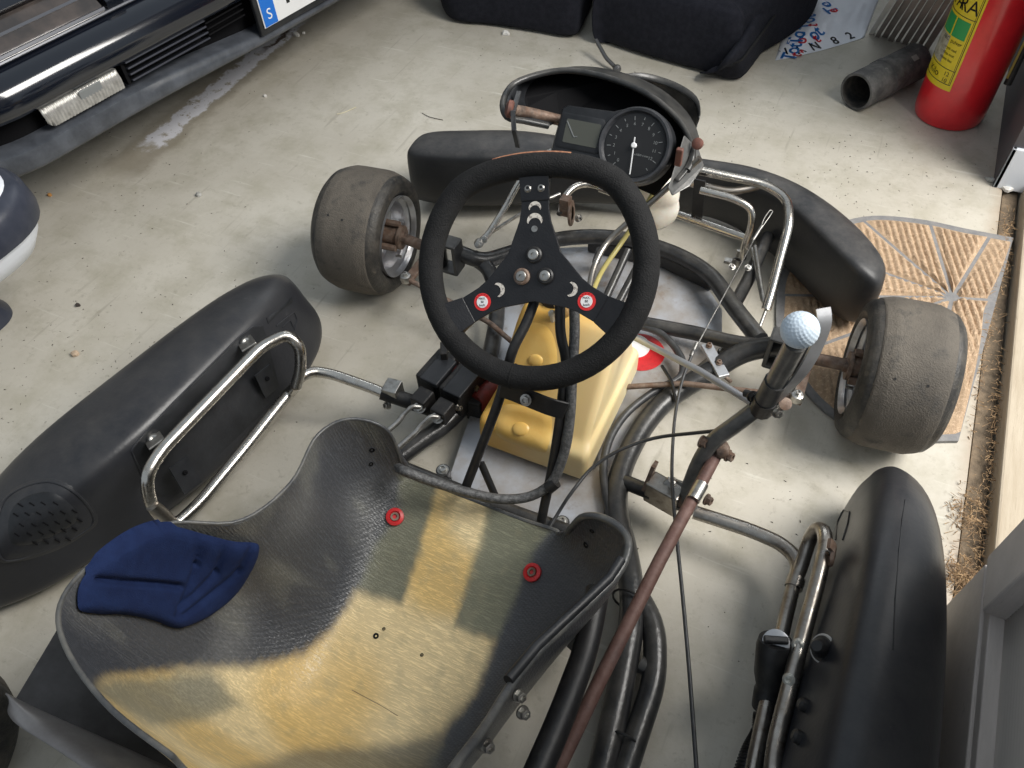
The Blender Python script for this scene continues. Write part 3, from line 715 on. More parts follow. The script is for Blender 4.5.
# worn orange strip at the very top of the rim
wv = []
for k in range(11):
    a = math.radians(72+k*3.9); i = a/(2*pi)*72; i0 = int(i); p = path[i0].lerp(path[(i0+1) % 72], i-i0); wv.append(p+(Y_*.93+dn*.40).normalized()*.0156)
G().tube(wv, .0022, 8, 0).build('worn_patch', mat('worn_foam_orange', (.42,.20,.11), .9, c2=(.2,.08,.05), scale=120), SW)
for a in (-100,):
    a = math.radians(a); p = Vector((cos(a), sin(a)))
    ring = [wp(p.x*(.1465+.0168*cos(t)), p.y*(.1465+.0168*cos(t))+.0045, .0168*sin(t)) for t in [2*pi*k/20 for k in range(20)]]
    G().tube(ring, .0007, 6, 0, closed=True).build('seam', K['suede'], SW)
dish = -.004
ou = []
for arm in (90, 210, 330):
    a = math.radians(arm); d = (cos(a), sin(a)); t_ = (-d[1], d[0])
    L_ = .134 if arm != 90 else .118
    def q(r, s): return (d[0]*r+t_[0]*s, d[1]*r+t_[1]*s)
    ou += [q(.062,-.0215), q(.078,-.0188), q(L_,-.0185), q(L_,.0185), q(.078,.0188), q(.062,.0215)]
    b = math.radians(arm+60); ou += [(cos(b-.3)*.0465, sin(b-.3)*.0465), (cos(b)*.0415, sin(b)*.0415), (cos(b+.3)*.0465, sin(b+.3)*.0465)]
G().loft([[wp(u, v, dish-.002) for u, v in ou], [wp(u, v, dish+.002) for u, v in ou]]).build('spoke_plate', K['spoke'], SW, smooth=False, bevel=.0008)
for arm, L_ in ((90,.118),(210,.134),(330,.134)):   # broad end wraps into the grip
    a = math.radians(arm); d = Vector((cos(a), sin(a))); t_ = Vector((-d.y, d.x))
    w0, w1 = (.0195,.0205) if arm == 90 else (.0190, .024)
    r0 = .088 if arm == 90 else .104
    def q3(r, s, h): return wp(d.x*r+t_.x*s, d.y*r+t_.y*s, h)
    G().loft([[q3(r0,-w0,dish+.0015), q3(r0,w0,dish+.0015), q3(r0,w0,dish+.0035), q3(r0,-w0,dish+.0035)], [q3(.132,-w1,-.007), q3(.132,w1,-.007), q3(.134,w1,.009), q3(.134,-w1,.009)]]).build('spoke_end', K['spoke'], SW, smooth=False, bevel=.0015)
for u, v in ((-.009,.104),(.009,.104)):
    G().lathe([(.0058,0),(.0056,.002),(.0035,.0038),(.0022,.0038),(.002,.0025),(.0001,.0025)], wp(u,v,.0), dn, 20, capend=False).build('button_bolt', K['steel'], SW)
for k, a in enumerate((90, 210, 330)):
    a = math.radians(a); c = wp(cos(a)*.0185, sin(a)*.0185, dish+.002)
    G().lathe([(.0110,0),(.0110,.003),(.0092,.0045),(.0070,.0045)], c, dn, 26, capend=False).build('cup_washer', K['rusty'] if k == 1 else K['black'], SW, label='brown stained cup washer' if k == 1 else None)
    G().lathe([(.0070,.0035),(.0070,.006),(.0060,.0068),(.0028,.0068),(.0026,.004),(.0001,.004)], c, dn, 6 if 0 else 22, capend=False).build('hub_screw', K['steel'], SW)
disc('bolt_hole_ring', wp(0,.052,dish+.002), .0042, .0012, K['steel'], SW, dn)
def crescent(c, r, rot, s=1.0):
    o = []
    for k in range(15):
        a = math.radians(-95+k*190/14)+rot; o.append((c[0]+cos(a)*r, c[1]+sin(a)*r))
    for k in range(15):
        a = math.radians(80-k*160/14)+rot; o.append((c[0]-cos(rot)*r*.45+cos(a)*r*.86, c[1]-sin(rot)*r*.45+sin(a)*r*.86))
    G().loft([[wp(u, v, dish+.0015) for u, v in o], [wp(u, v, dish+.0026) for u, v in o]]).build('crescent_inlay', mat('pale_inlay', (.62,.58,.52), .5, c2=(.25,.22,.2), scale=220, mixc=(.5,.6)), SW, smooth=False)
crescent((0,.079), .0085, pi/2); crescent((0,.062), .0105, pi/2)
for a in (208, 332):
    ar = math.radians(a); crescent((cos(ar)*.056, sin(ar)*.056), .0095, ar+(pi*.93 if a < 270 else .3))
for a, tx in ((210,'50'),(330,'80')):
    ar = math.radians(a); cx, cy = cos(ar)*.082, sin(ar)*.082-.001
    q = wp(cx, cy, dish+.002)
    sdr = disc('round_sticker', q, .0118, .0007, mat('sticker_red', (.70,.03,.03), .35), SW, dn, label='red and white speed limit sticker reading '+tx)
    q2 = q+dn*.0008; disc('sticker_centre', q2, .0078, .0005, K['wht'], SW, dn)
    xs = (RT-dn*RT.dot(dn)).normalized(); ys = dn.cross(xs)
    for s_, dy in (('MAX.', .0044), (tx, 0), ('km/h', -.0044)):
        text('sticker_lettering', s_, .0042, q2+dn*.0007+ys*dy, xs, ys, K['black'], SW, ext=.0001)
    for aa in range(0, 360, 24):
        text('sticker_border_mark', 'M', .0028, q+dn*.0008+xs*cos(math.radians(aa))*.0099+ys*sin(math.radians(aa))*.0099, xs, ys, mat('sticker_dark_red', (.3,.0,.01), .5), SW, ext=.0001) if aa in (48,72,96,120,144) else None
# steering column + hub
hubc = wp(0,0,-.010)
G().lathe([(.030,0),(.032,-.006),(.026,-.022),(.018,-.03)], wp(0,0,-.007), dn, 28).build('column_hub', K['black'], kart)
cb = Vector((.0,-.10,.10)); kt('steering_column', [wp(0,0,-.03), cb], .010, K['chrome_dark'], bend=0)

# ---- fuel tank
def rr2(x0, x1, y0, y1, z, r, n=4, dx=0):
    o = []
    for cx, cy, a0 in ((x1-r,y1-r,0),(x0+r,y1-r,90),(x0+r,y0+r,180),(x1-r,y0+r,270)):
        for k in range(n+1):
            a = math.radians(a0+90*k/n); o.append(Vector((cx+r*cos(a)+dx, cy+r*sin(a), z)))
    return o
TK = G()
TK.loft([rr2(-.090,.088,-.322,-.075,.032,.012), rr2(-.098,.096,-.332,-.07,.038,.014), rr2(-.099,.097,-.332,-.07,.050,.014), rr2(-.099,.097,-.330,-.07,.088,.014), rr2(-.098,.096,-.322,-.075,.098,.014), rr2(-.088,.088,-.306,-.08,.104,.014),
         rr2(-.086,.088,-.298,-.085,.115,.016), rr2(-.082,.090,-.262,-.105,.165,.018), rr2(-.078,.092,-.222,-.125,.222,.018), rr2(-.074,.092,-.205,-.132,.243,.018), rr2(-.068,.086,-.196,-.138,.252,.018), rr2(-.045,.06,-.180,-.148,.255,.012)])
TK.c = [lerp3((.68,.39,.08), (.84,.72,.44), sstep(v.x, .045, .092)*.75+sstep(v.y, -.20, -.12)*.5) for v in TK.v]  # yellowing mixed with painted shade in front and painted light at right and back
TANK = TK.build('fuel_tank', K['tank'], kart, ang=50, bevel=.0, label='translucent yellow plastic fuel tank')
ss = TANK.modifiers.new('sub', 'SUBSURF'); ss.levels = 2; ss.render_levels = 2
tb = bvh_of(TANK); AMB = mat('tank_amber_face', (.64,.37,.08), .36, 0, (.74,.50,.16), 9, (.35,.7), .1, 60, c3=(.42,.24,.07), s3=22, m3=(.66,.9), sss=.06)
conform('embossed_panel', tb, [(508,345),(520,325),(545,325),(556,345),(556,372),(545,392),(512,385),(503,366)], AMB, TANK, h=.0035, rings=6, puff=8)
conform('embossed_panel', tb, [(500,410),(512,404),(548,414),(552,428),(548,448),(540,452),(500,438),(496,424)], AMB, TANK, h=.0035, rings=6, puff=8)
for px, py, rr_ in ((536,360,8),(521,429,9)):
    o = [(px+cos(2*pi*k/12)*rr_, py+sin(2*pi*k/12)*rr_*.8) for k in range(12)]
    conform('embossed_dimple', tb, o, AMB, TANK, h=.004, base=.003, rings=6, puff=2)
G().lathe([(.004,0),(.004,.02),(.0055,.021),(.0055,.026),(.003,.03)], P(553,322,.24), (0,-.2,1), 14).build('breather_nipple', mat('pale_nipple', (.7,.66,.55), .4), TANK)
G().lathe([(.022,0),(.022,.010),(.019,.014),(.0001,.014)], Vector((-.03,-.165,.252)), (0,0,1), 28, capend=False).build('filler_cap', K['black'], TANK)

# ---- column support frame in front of the tank
BK = K['black']
def flatbar(name, pts, hw, ht, wv=(1,0,0), mt=None, bend=.03): return G().bar(pts, wv, hw, ht, bend).build(name, mt or BK, kart, ang=40, bevel=.0015)
pL = [PD(535,300,1.03), PD(527,322,1.03), PD(512,350,1.03), PD(507,372,1.05), PD(500,398,1.06), PD(488,430,1.08), PD(464,492,1.13)]
pR = [PD(560,305,1.03), PD(560,335,1.04), PD(567,360,1.05), PD(563,390,1.06), PD(560,420,1.07), PD(553,465,1.10), PD(541,522,1.13)]
kt('column_support', pL, .0070, BK, bend=.03); kt('column_support', pR, .0070, BK, bend=.03)
flatbar('cross_plate', [PD(500,388,1.045), PD(510,391,1.043), PD(550,407,1.04), PD(566,411,1.045)], .0135, .002, (0,.4,1))
bolt(kart, PD(526,400,1.035), (-.1,-.8,.6), .0062, .006)
kt('support_brace', [PD(481,463,1.12), PD(497,500,1.14)], .0055, BK)
# conduit from column down behind seat
kt('braided_conduit', [PD(574,300,1.05), PD(575,335,1.05), PD(572,372,1.05), PD(571,410,1.06), PD(566,450,1.08), PD(553,484,1.10), PD(530,498,1.11), PD(500,500,1.11), PD(465,492,1.11), PD(430,481,1.11), PD(404,471,1.1), PD(398,468,1.12)], .0072, K['braid'], bend=.04)
G().lathe([(.0095,-.008),(.0098,0),(.0095,.008)], PD(552,485,1.10), (.5,.5,.6), 14).build('conduit_clamp', BK, kart)
kt('hose', [P(638,325,.06), P(660,332,.06), P(674,345,.06), P(684,362,.055), P(682,378,.055), P(655,390,.055), P(625,413,.05), P(608,440,.05), P(602,470,.045), P(607,500,.045), P(614,525,.045)], .0068, K['hose'], bend=.03)
G().tube([P(662,366,.075), P(672,382,.085), P(676,402,.06)], .003, 8, .01).build('hose_clip', BK, kart)
# front strap bar, foot bars and yellow fuel line near the pedals
kt('brake_rod', [PD(700,158,1.13), PD(665,190,1.18), PD(640,212,1.2), PD(605,243,1.22), PD(592,270,1.2), PD(588,300,1.17)], .0048, K['chrome_dark'], bend=.03)
kt('fuel_line', [PD(665,170,1.25), PD(650,200,1.27), PD(620,245,1.3), PD(602,270,1.27), PD(590,297,1.2)], .0042, mat('fuel_line_yellow', (.42,.36,.13), .35), bend=.03)
for a, b_, c, d in ((628,250,606,298),(640,262,618,304),(600,250,596,262)):
    kt('pedal_stay', [P(a,b_,.09), P(c,d,.05)], .008, K['frame'])
# pan bolts
for px, py in ((443,470),(562,522),(724,352)):
    q = P(px, py, .045); G().lathe([(.012,-.015),(.012,0)], q, (0,0,1), 18).build('mount_lug', F, kart); bolt(kart, q, (0,0,1), .007, .007)

# ---- brake cylinders on the left
def blk(name, px, py, z, sx_, sy_, sz_, mt, ang=.0, bev=.004, par=None):
    c = P(px, py, z); M3 = Matrix.Rotation(ang, 3, 'Z')
    return G().box(c, (sx_, sy_, sz_), M3).build(name, mt, par or kart, smooth=False, bevel=bev)
for px, py, px2, py2, px3, py3 in ((439,378,423,400,420,407), (462,390,443,411,438,417)):
    b1 = blk('brake_cylinder', px, py-2, .075, .042, .074, .060, K['caliper'], -.12)
    b1['label'] = 'black cast brake cylinder'
    blk('fluid_cap', px-.5, py-7, .104, .036, .062, .010, K['plastic'], -.12, .002, b1)
    c = P(px2, py2, .085); g = G()
    for i in range(4):
        for j in range(2): g.box(c+Vector((-.009+i*.006, .004-j*.011, .012)), (.0032, .008, .002))
    G().box(c, (.03,.032,.03), Matrix.Rotation(-.12,3,'Z')).build('cylinder_front', K['caliper'], b1, smooth=False, bevel=.003)
    g.build('cast_grille_marks', K['chrome_dark'], b1, smooth=False)
    bolt(b1, P(px3, py3, .085), (0,-.5,.8), .0085, .009)
    kt('brake_line', [P(px3,py3,.093), P(px3-8,py3-1,.098), P(px3-17,py3+8,.09)], .0040, K['steel'], bend=.01)
    kt('brake_line', [P(px3-17,py3+8,.09), P(px3-22,py3+15,.085), P(px3-35,py3+26,.08), P(px3-70,py3+60,.06)], .0050, K['steel'], bend=.01)
rd = [(.024,-.03),(.027,-.02),(.020,-.012),(.027,-.004),(.020,.004),(.027,.012),(.020,.02),(.024,.028)]
G().lathe(rd, P(470,372,.07), (.5,.85,.1), 20).build('spring_boot', K['redpaint'], kart, ang=60, label='dark red rubber boot')
G().lathe([(.016,-.03),(.022,-.02),(.022,.03),(.016,.035)], P(487,395,.05), (.2,.9,-.2), 20).build('rusty_red_housing', K['redpaint'], kart)
blk('caliper_bracket', 445,357,.10,.012,.03,.05,K['caliper'],.5,.002)
blk('caliper_bracket', 478,402,.04,.03,.05,.05,K['caliper'],.1,.004)
for px, py in ((475,388),(458,407)): bolt(kart, P(px,py,.075), (.9,-.3,.3), .005, .008)
# ---- left clamp and link bar
kt('side_bar_link', [P(296,386,.12), P(300,377,.12), P(313,371,.115), P(332,374,.105), P(372,388,.085), P(386,394,.08)], .0095, CH, bend=.03)
kt('side_bar_socket', [P(382,392,.08), P(420,405,.06), P(440,412,.05)], .014, K['black'], bend=0)
G().box(P(393,391,.08), (.028,.03,.032), Matrix.Rotation(.1,3,'Z')).build('clamp_block', K['steel'], kart, smooth=False, bevel=.002)
bolt(kart, P(388,405,.06), (-.2,-.8,.4), .006, .008)

# ================================================================== SIDE PODS (parts of the kart)
def pod_ring(y, xo, xi, zt, zb, xc, tip=1.0, yo=0):
    return [Vector(p) for p in [(xi+.012, y, zb), (xi, y, zb+.03), (xi*.55+xc*.45, y, zb+(zt-zb)*.62), (xc+.012*(1 if xi > xc else -1), y, zt-.02), (xc, y, zt-.002), (xc*.8+xo*.2, y+yo, zt+.004), (xo*.6+xc*.4, y+yo, zt-.006), (xo*.86+xc*.14, y+yo, zt-.035), (xo, y+yo, zt-.09 if zt > .14 else zt-.05), (xo, y+yo, zb+.03), (xo*.93+xi*.07, y+yo, zb)]]
g = G()
L_ = [(-.185,-.590,-.540,.10,.05,-.57), (-.19,-.605,-.520,.135,.035,-.56), (-.22,-.625,-.490,.170,.03,-.525), (-.275,-.635,-.462,.195,.03,-.508), (-.36,-.655,-.452,.208,.03,-.500), (-.50,-.675,-.458,.216,.03,-.498), (-.62,-.695,-.482,.220,.03,-.502), (-.70,-.708,-.512,.215,.03,-.520), (-.77,-.715,-.548,.195,.028,-.562), (-.83,-.722,-.582,.165,.022,-.605), (-.87,-.728,-.618,.135,.018,-.642), (-.905,-.732,-.655,.10,.016,-.67), (-.925,-.732,-.68,.08,.016,-.69)]
g.loft([pod_ring(*r) for r in L_])
PODL = g.build('side_pod', mat('pod_plastic', (.017,.018,.022), .33, 0, (.030,.031,.035), 9, (.35,.75), .12, 180, c3=(.12,.12,.125), s3=40, m3=(.66,.9), rvar=.12, dust=.40, dcol=(.085,.08,.075)), kart, subsurf=2, label='left black plastic side pod with oval grip panel at its rear')
pb = bvh_of(PODL)
K['pod'] = MATS['pod_plastic']
# recess panel on inner face with raised border
rec = [(262,325),(268,345),(278,385),(256,418),(225,448),(195,478),(176,492),(160,496),(146,478),(137,462),(131,452),(138,440),(170,407),(215,363),(250,328)]
conform('recess_panel', pb, rec, K['plastic'], PODL, h=.0022, puff=0, rings=5, smooth_outline=False, ang=30)
bl_ = []
for a, b_ in [(146,482),(134,458),(131,450),(140,438),(170,406),(213,363),(238,338),(252,327),(262,326)]:
    l, n2 = hit(pb, a, b_)
    if l: bl_.append(l+n2*.001)
G().tube(bl_, .0016, 8, .005).build('recess_edge', K['pod'], PODL)
ov = [(-2,560),(-6,530),(2,500),(22,484),(50,478),(72,486),(92,505),(98,522),(84,535),(62,548),(35,558),(14,562)]
conform('oval_grip_rim', pb, ov, K['pod'], PODL, h=.004, puff=14, rings=6)
G().tube([l+n2*.002 for l, n2 in [hit(pb, q.x, q.y) for q in spline([Vector((a, b_, 0)) for a, b_ in [(1,556),(-3,530),(4,503),(24,488),(50,482),(72,490),(89,507),(93,521),(80,533),(58,544),(34,553),(14,559)]], 4)] if l], .0022, 8, 0, closed=True).build('oval_ridge', K['pod'], PODL)
ovi = [(8,545),(5,525),(12,505),(28,493),(50,488),(66,494),(80,508),(80,520),(66,530),(48,539),(28,546)]
OV = conform('oval_grip_panel', pb, ovi, K['plastic'], PODL, h=.0055, puff=14, rings=6)
rnd = random.Random(5); g = G()
for i in range(7):
    for j in range(6):
        px, py = 16+i*11+(j % 2)*5, 495+j*9-i*1.2
        if ((px-42)/36)**2+((py-518)/24)**2 > 1: continue
        l, n2 = hit(pb, px, py)
        l2, _ = hit(pb, px+5, py+3)
        if l and l2: g.tube([l+n2*.0058, l2+n2*.0058], .0010, 6, 0)
g.build('grip_slots', K['carblk'], PODL)['kind'] = 'stuff'
# moulded lettering panel near the front end of the pod
lp = [(266,318),(291,297),(293,302),(268,324)]
conform('moulded_badge', pb, lp, K['plastic'], PODL, h=.0010, puff=0, rings=3, smooth_outline=False)
for o in ([(276,326),(286,318),(294,312),(297,320),(294,330)],[(282,327),(290,320),(293,327)]):
    q = [hit(pb, *p) for p in o]; q = [l+n2*.0008 for l, n2 in q if l]
    if len(q) > 2: G().tube(q, .0011, 6, .004).build('moulded_arc', K['pod'], PODL)
# left nerf bar loop with brackets
nb = kt('side_bar', [P(296,386,.12), P(301,368,.15), P(300,346,.185), P(287,334,.205), P(262,346,.205), P(205,405,.205), P(160,452,.205), P(146,476,.20), P(150,503,.15), P(164,520,.10), P(177,524,.085), P(200,503,.085), P(250,442,.09), P(290,392,.10), P(296,386,.12)], .0098, CH, bend=.02)
kt('side_bar_foot', [P(152,505,.15), P(172,522,.10), P(186,545,.05), P(200,560,.04)], .0098, K['chrome_dark'])
for (a, b_), c in (((158,446),(150,458)),((250,349),(262,342))):
    l = P(a, b_, .205); n2 = Vector((.35,-.2,.9))
    l2, _ = hit(pb, a-3, b_-5)
    l2 = l2 or l
    tab = G(); d = (l-l2); tab.bar([l2+Vector((-.008,.004,.004)), l2*.5+l*.5+Vector((0,0,.007)), l+Vector((0,0,.004))], (.2,1,0), .013, .0016, .004)
    tab.build('bar_tab', K['steel'], nb, smooth=False, bevel=.001)
    G().lathe([(.0095,0),(.0095,.002),(.006,.0055),(.0035,.0055),(.0001,.003)], l2*.8+l*.2+Vector((0,0,.006)), n2, 16, capend=False).build('tab_screw', K['steel'], nb)
for (a, b_, c, d) in ((262,370,272,392),(178,462,193,488)):
    A, B = P(a, b_, .150), P(c, d, .095)
    G().bar([A, B], (.2,1,0), .016, .0015).build('bar_strap', K['plastic'], nb, smooth=False)
    bolt(nb, A.lerp(B, .4)+Vector((.003,0,.002)), (.8,-.3,.5), .003, .003, K['carblk'], 'strap_rivet')
# right pod
g = G()
R_ = [(-.170,.535,.505,.09,.05,.52), (-.18,.555,.49,.130,.04,.512), (-.215,.578,.478,.175,.03,.506), (-.275,.592,.466,.215,.03,.500), (-.36,.602,.456,.245,.03,.495), (-.48,.610,.448,.262,.03,.492), (-.62,.614,.442,.270,.03,.490), (-.80,.614,.442,.27,.03,.49), (-.95,.61,.45,.24,.03,.49), (-1.0,.60,.47,.15,.05,.5)]
g.loft([pod_ring(*r) for r in R_])
PODR = g.build('side_pod', K['pod'], kart, subsurf=2, label='right black plastic side pod beside the door leaf')
pbr = bvh_of(PODR)
G().tube([l+n2*.0004 for l, n2 in [hit(pbr, *p) for p in [(905,500),(902,520),(899,550),(895,600),(893,650)]] if l], .0008, 6, 0).build('mould_line', K['plastic'], PODR)
q = [hit(pbr, *p) for p in [(836,540),(838,522),(844,510),(850,512),(848,524),(843,540)]]; q = [l+n2*.0008 for l, n2 in q if l]
if len(q) > 2: G().tube(q, .0012, 6, .004).build('moulded_arc', K['pod'], PODR)
l, n2 = hit(pbr, 824, 649)
fit = G().lathe([(.016,0),(.0165,.003),(.014,.005),(.0115,.005)], l, n2*.6+Vector((-.3,-.5,.6)), 26).build('pod_fitting', K['rubber'], PODR, label='pod stud with pale washer')
G().lathe([(.0165,.000),(.0175,.002),(.0165,.004),(.0125,.0045)], l-Vector((0,0,0)), n2*.6+Vector((-.3,-.5,.6)), 26, capend=False).build('pale_washer', mat('pale_washer_grey', (.45,.44,.42), .6), fit)
G().lathe([(.011,.004),(.012,.012),(.009,.016),(.009,.024),(.006,.028)], l, Vector((-.4,-.35,.75)), 20).build('stud_cap', K['black'], fit)
for px, py in ((806,706),(800,738)):
    l, n2 = hit(pbr, px, py)
    if l: G().lathe([(.008,0),(.008,.006),(.005,.009)], l, n2, 14).build('pod_plug', K['black'], PODR)
# right bars
CD = K['chrome_dark']
rb = kt('side_bar', [P(770,800,.15), P(775,745,.15), P(795,665,.155), P(818,580,.16), P(826,545,.16), P(824,530,.155), P(817,528,.14), P(810,538,.115), P(800,570,.085), P(794,583,.08), P(786,615,.08), P(772,680,.085), P(755,760,.09), P(748,800,.09)], .0100, CD, bend=.018)
kt('side_bar_link', [P(694,512,.07), P(750,530,.07), P(780,543,.075), P(795,556,.08), P(799,568,.082), P(794,584,.08)], .0110, CD, bend=.03)
G().lathe([(.0125,-.008),(.0125,.008)], P(795,583,.08), (P(794,584,.08)-P(799,568,.082)), 16).build('link_collar', CD, kart)
for px, py in ((800,643),(791,678)):
    c = P(px, py, .163); G().lathe([(.0072,-.004),(.0075,.001),(.0045,.003),(.0022,.002),(.0001,.0)], c+Vector((-.002,-.003,.0)), (-.35,-.35,.87), 18, capend=False).build('bar_screw', mat('pale_screw', (.50,.49,.44), .4, .5), rb)
G().bar([P(822,560,.15), P(832,562,.17), P(834,548,.18), P(829,543,.19)], (0,1,0), .007, .0025, .005).build('bar_hook', K['rusty'], rb, smooth=False, bevel=.001)
# black hose end with wing knob on the bar
vk = G().lathe([(.021,0),(.023,.01),(.021,.05),(.016,.07),(.018,.075),(.018,.1)], P(776,640,.15), P(764,720,.05)-P(776,640,.15), 24).build('hose_body', BK, kart, label='black hose body with silver cap and wing knob')
G().lathe([(.0165,0),(.0165,.003),(.014,.004),(.0001,.004)], P(776,643,.153), (-.15,-.3,.95), 26, capend=False).build('silver_cap', K['alu'], vk)
G().box(P(776,640,.162), (.030,.009,.008), Matrix.Rotation(.35,3,'Z')).build('wing_knob', BK, vk, smooth=False, bevel=.002)
g = G(); hp = spline([P(765,715,.07), P(762,735,.06), P(752,755,.06), P(740,790,.06)], 12, False)
for i, p in enumerate(hp): pass
g.tube(hp, .013, 14, 0)
for i in range(0, len(hp)-1): g.lathe([(.0125,-.0008),(.0152,0),(.0125,.0008)], hp[i], hp[i+1]-hp[i], 14, capend=False)
g.build('corrugated_hose', BK, kart)

# ================================================================== SEAT
def catm(a, b, c, d, t): return .5*((2*b)+(c-a)*t+(2*a-5*b+4*c-d)*t*t+(3*b-a-3*c+d)*t**3)
CXS = -.012
RIM_L = [(402,464,.165),(387,430,.236),(350,419,.262),(317,436,.266),(291,483,.270),(240,521,.295),(165,524,.345),(97,560,.388),(61,602,.412),(66,648,.425),(108,706,.438),(172,756,.448)]
RIM_R = [(567,534,.160),(583,517,.240),(608,520,.262),(628,540,.268),(618,574,.270),(578,614,.280),(540,650,.295),(512,684,.315),(488,722,.345),(462,757,.385),(425,800,.42),(350,830,.45)]
RL = [P(*q) for q in RIM_L]; RR_ = [P(*q) for q in RIM_R]
FLR = [(-.480,.128,.118),(-.488,.124,.122),(-.515,.112,.125),(-.560,.098,.128),(-.620,.076,.130),(-.700,.058,.130),(-.780,.055,.130),(-.845,.085,.125),(-.895,.170,.120),(-.925,.265,.110),(-.945,.350,.060),(-.957,.425,.008)]
NST = len(FLR)
def vlist(L, v):
    i = max(0, min(int(v), NST-2)); t = v-i; g_ = lambda k: L[max(0, min(k, NST-1))]
    return [catm(g_(i-1)[k], g_(i)[k], g_(i+1)[k], g_(i+2)[k], t) for k in range(3)]
def seat_pt(u, v):
    y, zc, hw = vlist(FLR, v); rx, ry, rz = vlist(RL if u < 0 else RR_, v)
    a = abs(u); sg = -1 if u < 0 else 1
    pts = [(CXS, y, zc), (CXS+sg*hw*.55, y, zc), (CXS+sg*hw, y*.85+ry*.15, zc+.010+.05*max(rz-zc-.1,0)), (CXS*.3+sg*hw*.2+rx*.72, (y+ry)/2, zc+(rz-zc)*.36), (rx*.97, ry*.85+y*.15, zc+(rz-zc)*.76), (rx, ry, rz)]
    s = a*5; i = min(int(s), 4); t = s-i
    pm = (2*pts[0][0]-pts[1][0], pts[1][1], pts[1][2]); hh = lambda k: pm if k < 0 else pts[min(k, 5)]
    return Vector([catm(hh(i-1)[k], hh(i)[k], hh(i+1)[k], hh(i+2)[k], t) for k in range(3)])
DK = (.050,.053,.060); YE = (.58,.41,.165); YL = (.66,.53,.30); OLV = (.16,.155,.105); GRL = (.17,.17,.165)
def pdist(poly, x, y):
    """signed distance to a polygon, positive inside"""
    ins = False; d = 1e9; n = len(poly)
    for i in range(n):
        x0, y0 = poly[i]; x1, y1 = poly[(i+1) % n]
        if (y0 > y) != (y1 > y) and x < (x1-x0)*(y-y0)/(y1-y0)+x0: ins = not ins
        dx, dy = x1-x0, y1-y0; t = max(0, min(1, ((x-x0)*dx+(y-y0)*dy)/(dx*dx+dy*dy+1e-9))); d = min(d, math.hypot(x-x0-dx*t, y-y0-dy*t))
    return d if ins else -d
# pigment areas of the lay-up, given where the photo shows them and carried onto the shell's own surface
BANDS = [
 ([(398,470),(445,490),(441,502),(402,609),(357,592),(372,555),(398,508)], (.15,.15,.105), 6, .9),
 ([(358,592),(402,606),(455,625),(494,640),(478,690),(448,725),(415,790),(200,850),(60,720),(91,692),(104,678),(180,670),(244,668),(300,656),(330,632)], YE, 7, 1.),
 ([(441,480),(492,500),(491,528),(455,628),(402,609)], YE, 4, 1.),
 ([(491,500),(550,530),(537,546),(498,640),(455,628)], (.175,.175,.12), 5, .95),
 ([(85,690),(115,681),(209,674),(241,706),(200,722),(150,728),(122,712)], (.17,.17,.13), 8, .8),
 ([(225,775),(304,750),(380,748),(440,735),(440,800),(220,800)], (.12,.12,.10), 8, .8),
]
def seat_col(p, u, v):
    q = p-CAM; zz = q.dot(FWD); X = 512+FPX*q.dot(RT)/zz; Y = 384-FPX*q.dot(UP)/zz
    X += noise.noise(p*45)*2.2+noise.noise(p*160)*2; Y += noise.noise(p*45+Vector((9,0,0)))*2.5+noise.noise(p*160+Vector((9,0,0)))*2
    f1 = noise.noise(p*60)*.5+.5; f2 = noise.noise(p*9)*.5+.5
    out = lerp3(DK, GRL, sstep(f2, .5, .95)*.6)
    for poly, c, soft, k in BANDS:
        w_ = sstep(pdist(poly, X, Y), -soft, soft)*k
        if w_ > 0:
            if c is YE: c = lerp3(YE, YL, sstep(f2, .35, .7))
            out = lerp3(out, c, w_)
    out = lerp3(out, (.30,.27,.17), .3*sstep(f1, .55, .8)*sstep(max(out[0]-.1,0), 0, .1))
    out = lerp3(out, (.20,.20,.17), .28*sstep(noise.noise(Vector((p.x*14+3, p.y*34, p.z*9))), .12, .5)*(1-sstep(p.x, -.17, -.15))*(1-sstep(p.z, .30,.36)))
    return out
NU, NV = 120, 150
vs = []; cols = []; fs = []
for j in range(NV+1):
    v = (NST-1)*j/NV
    for i in range(NU+1):
        u = -1+2*i/NU; p = seat_pt(u, v); vs.append(p); cols.append(seat_col(p, u, v))
for j in range(NV):
    for i in range(NU): k = j*(NU+1)+i; fs.append((k, k+1, k+NU+2, k+NU+1))
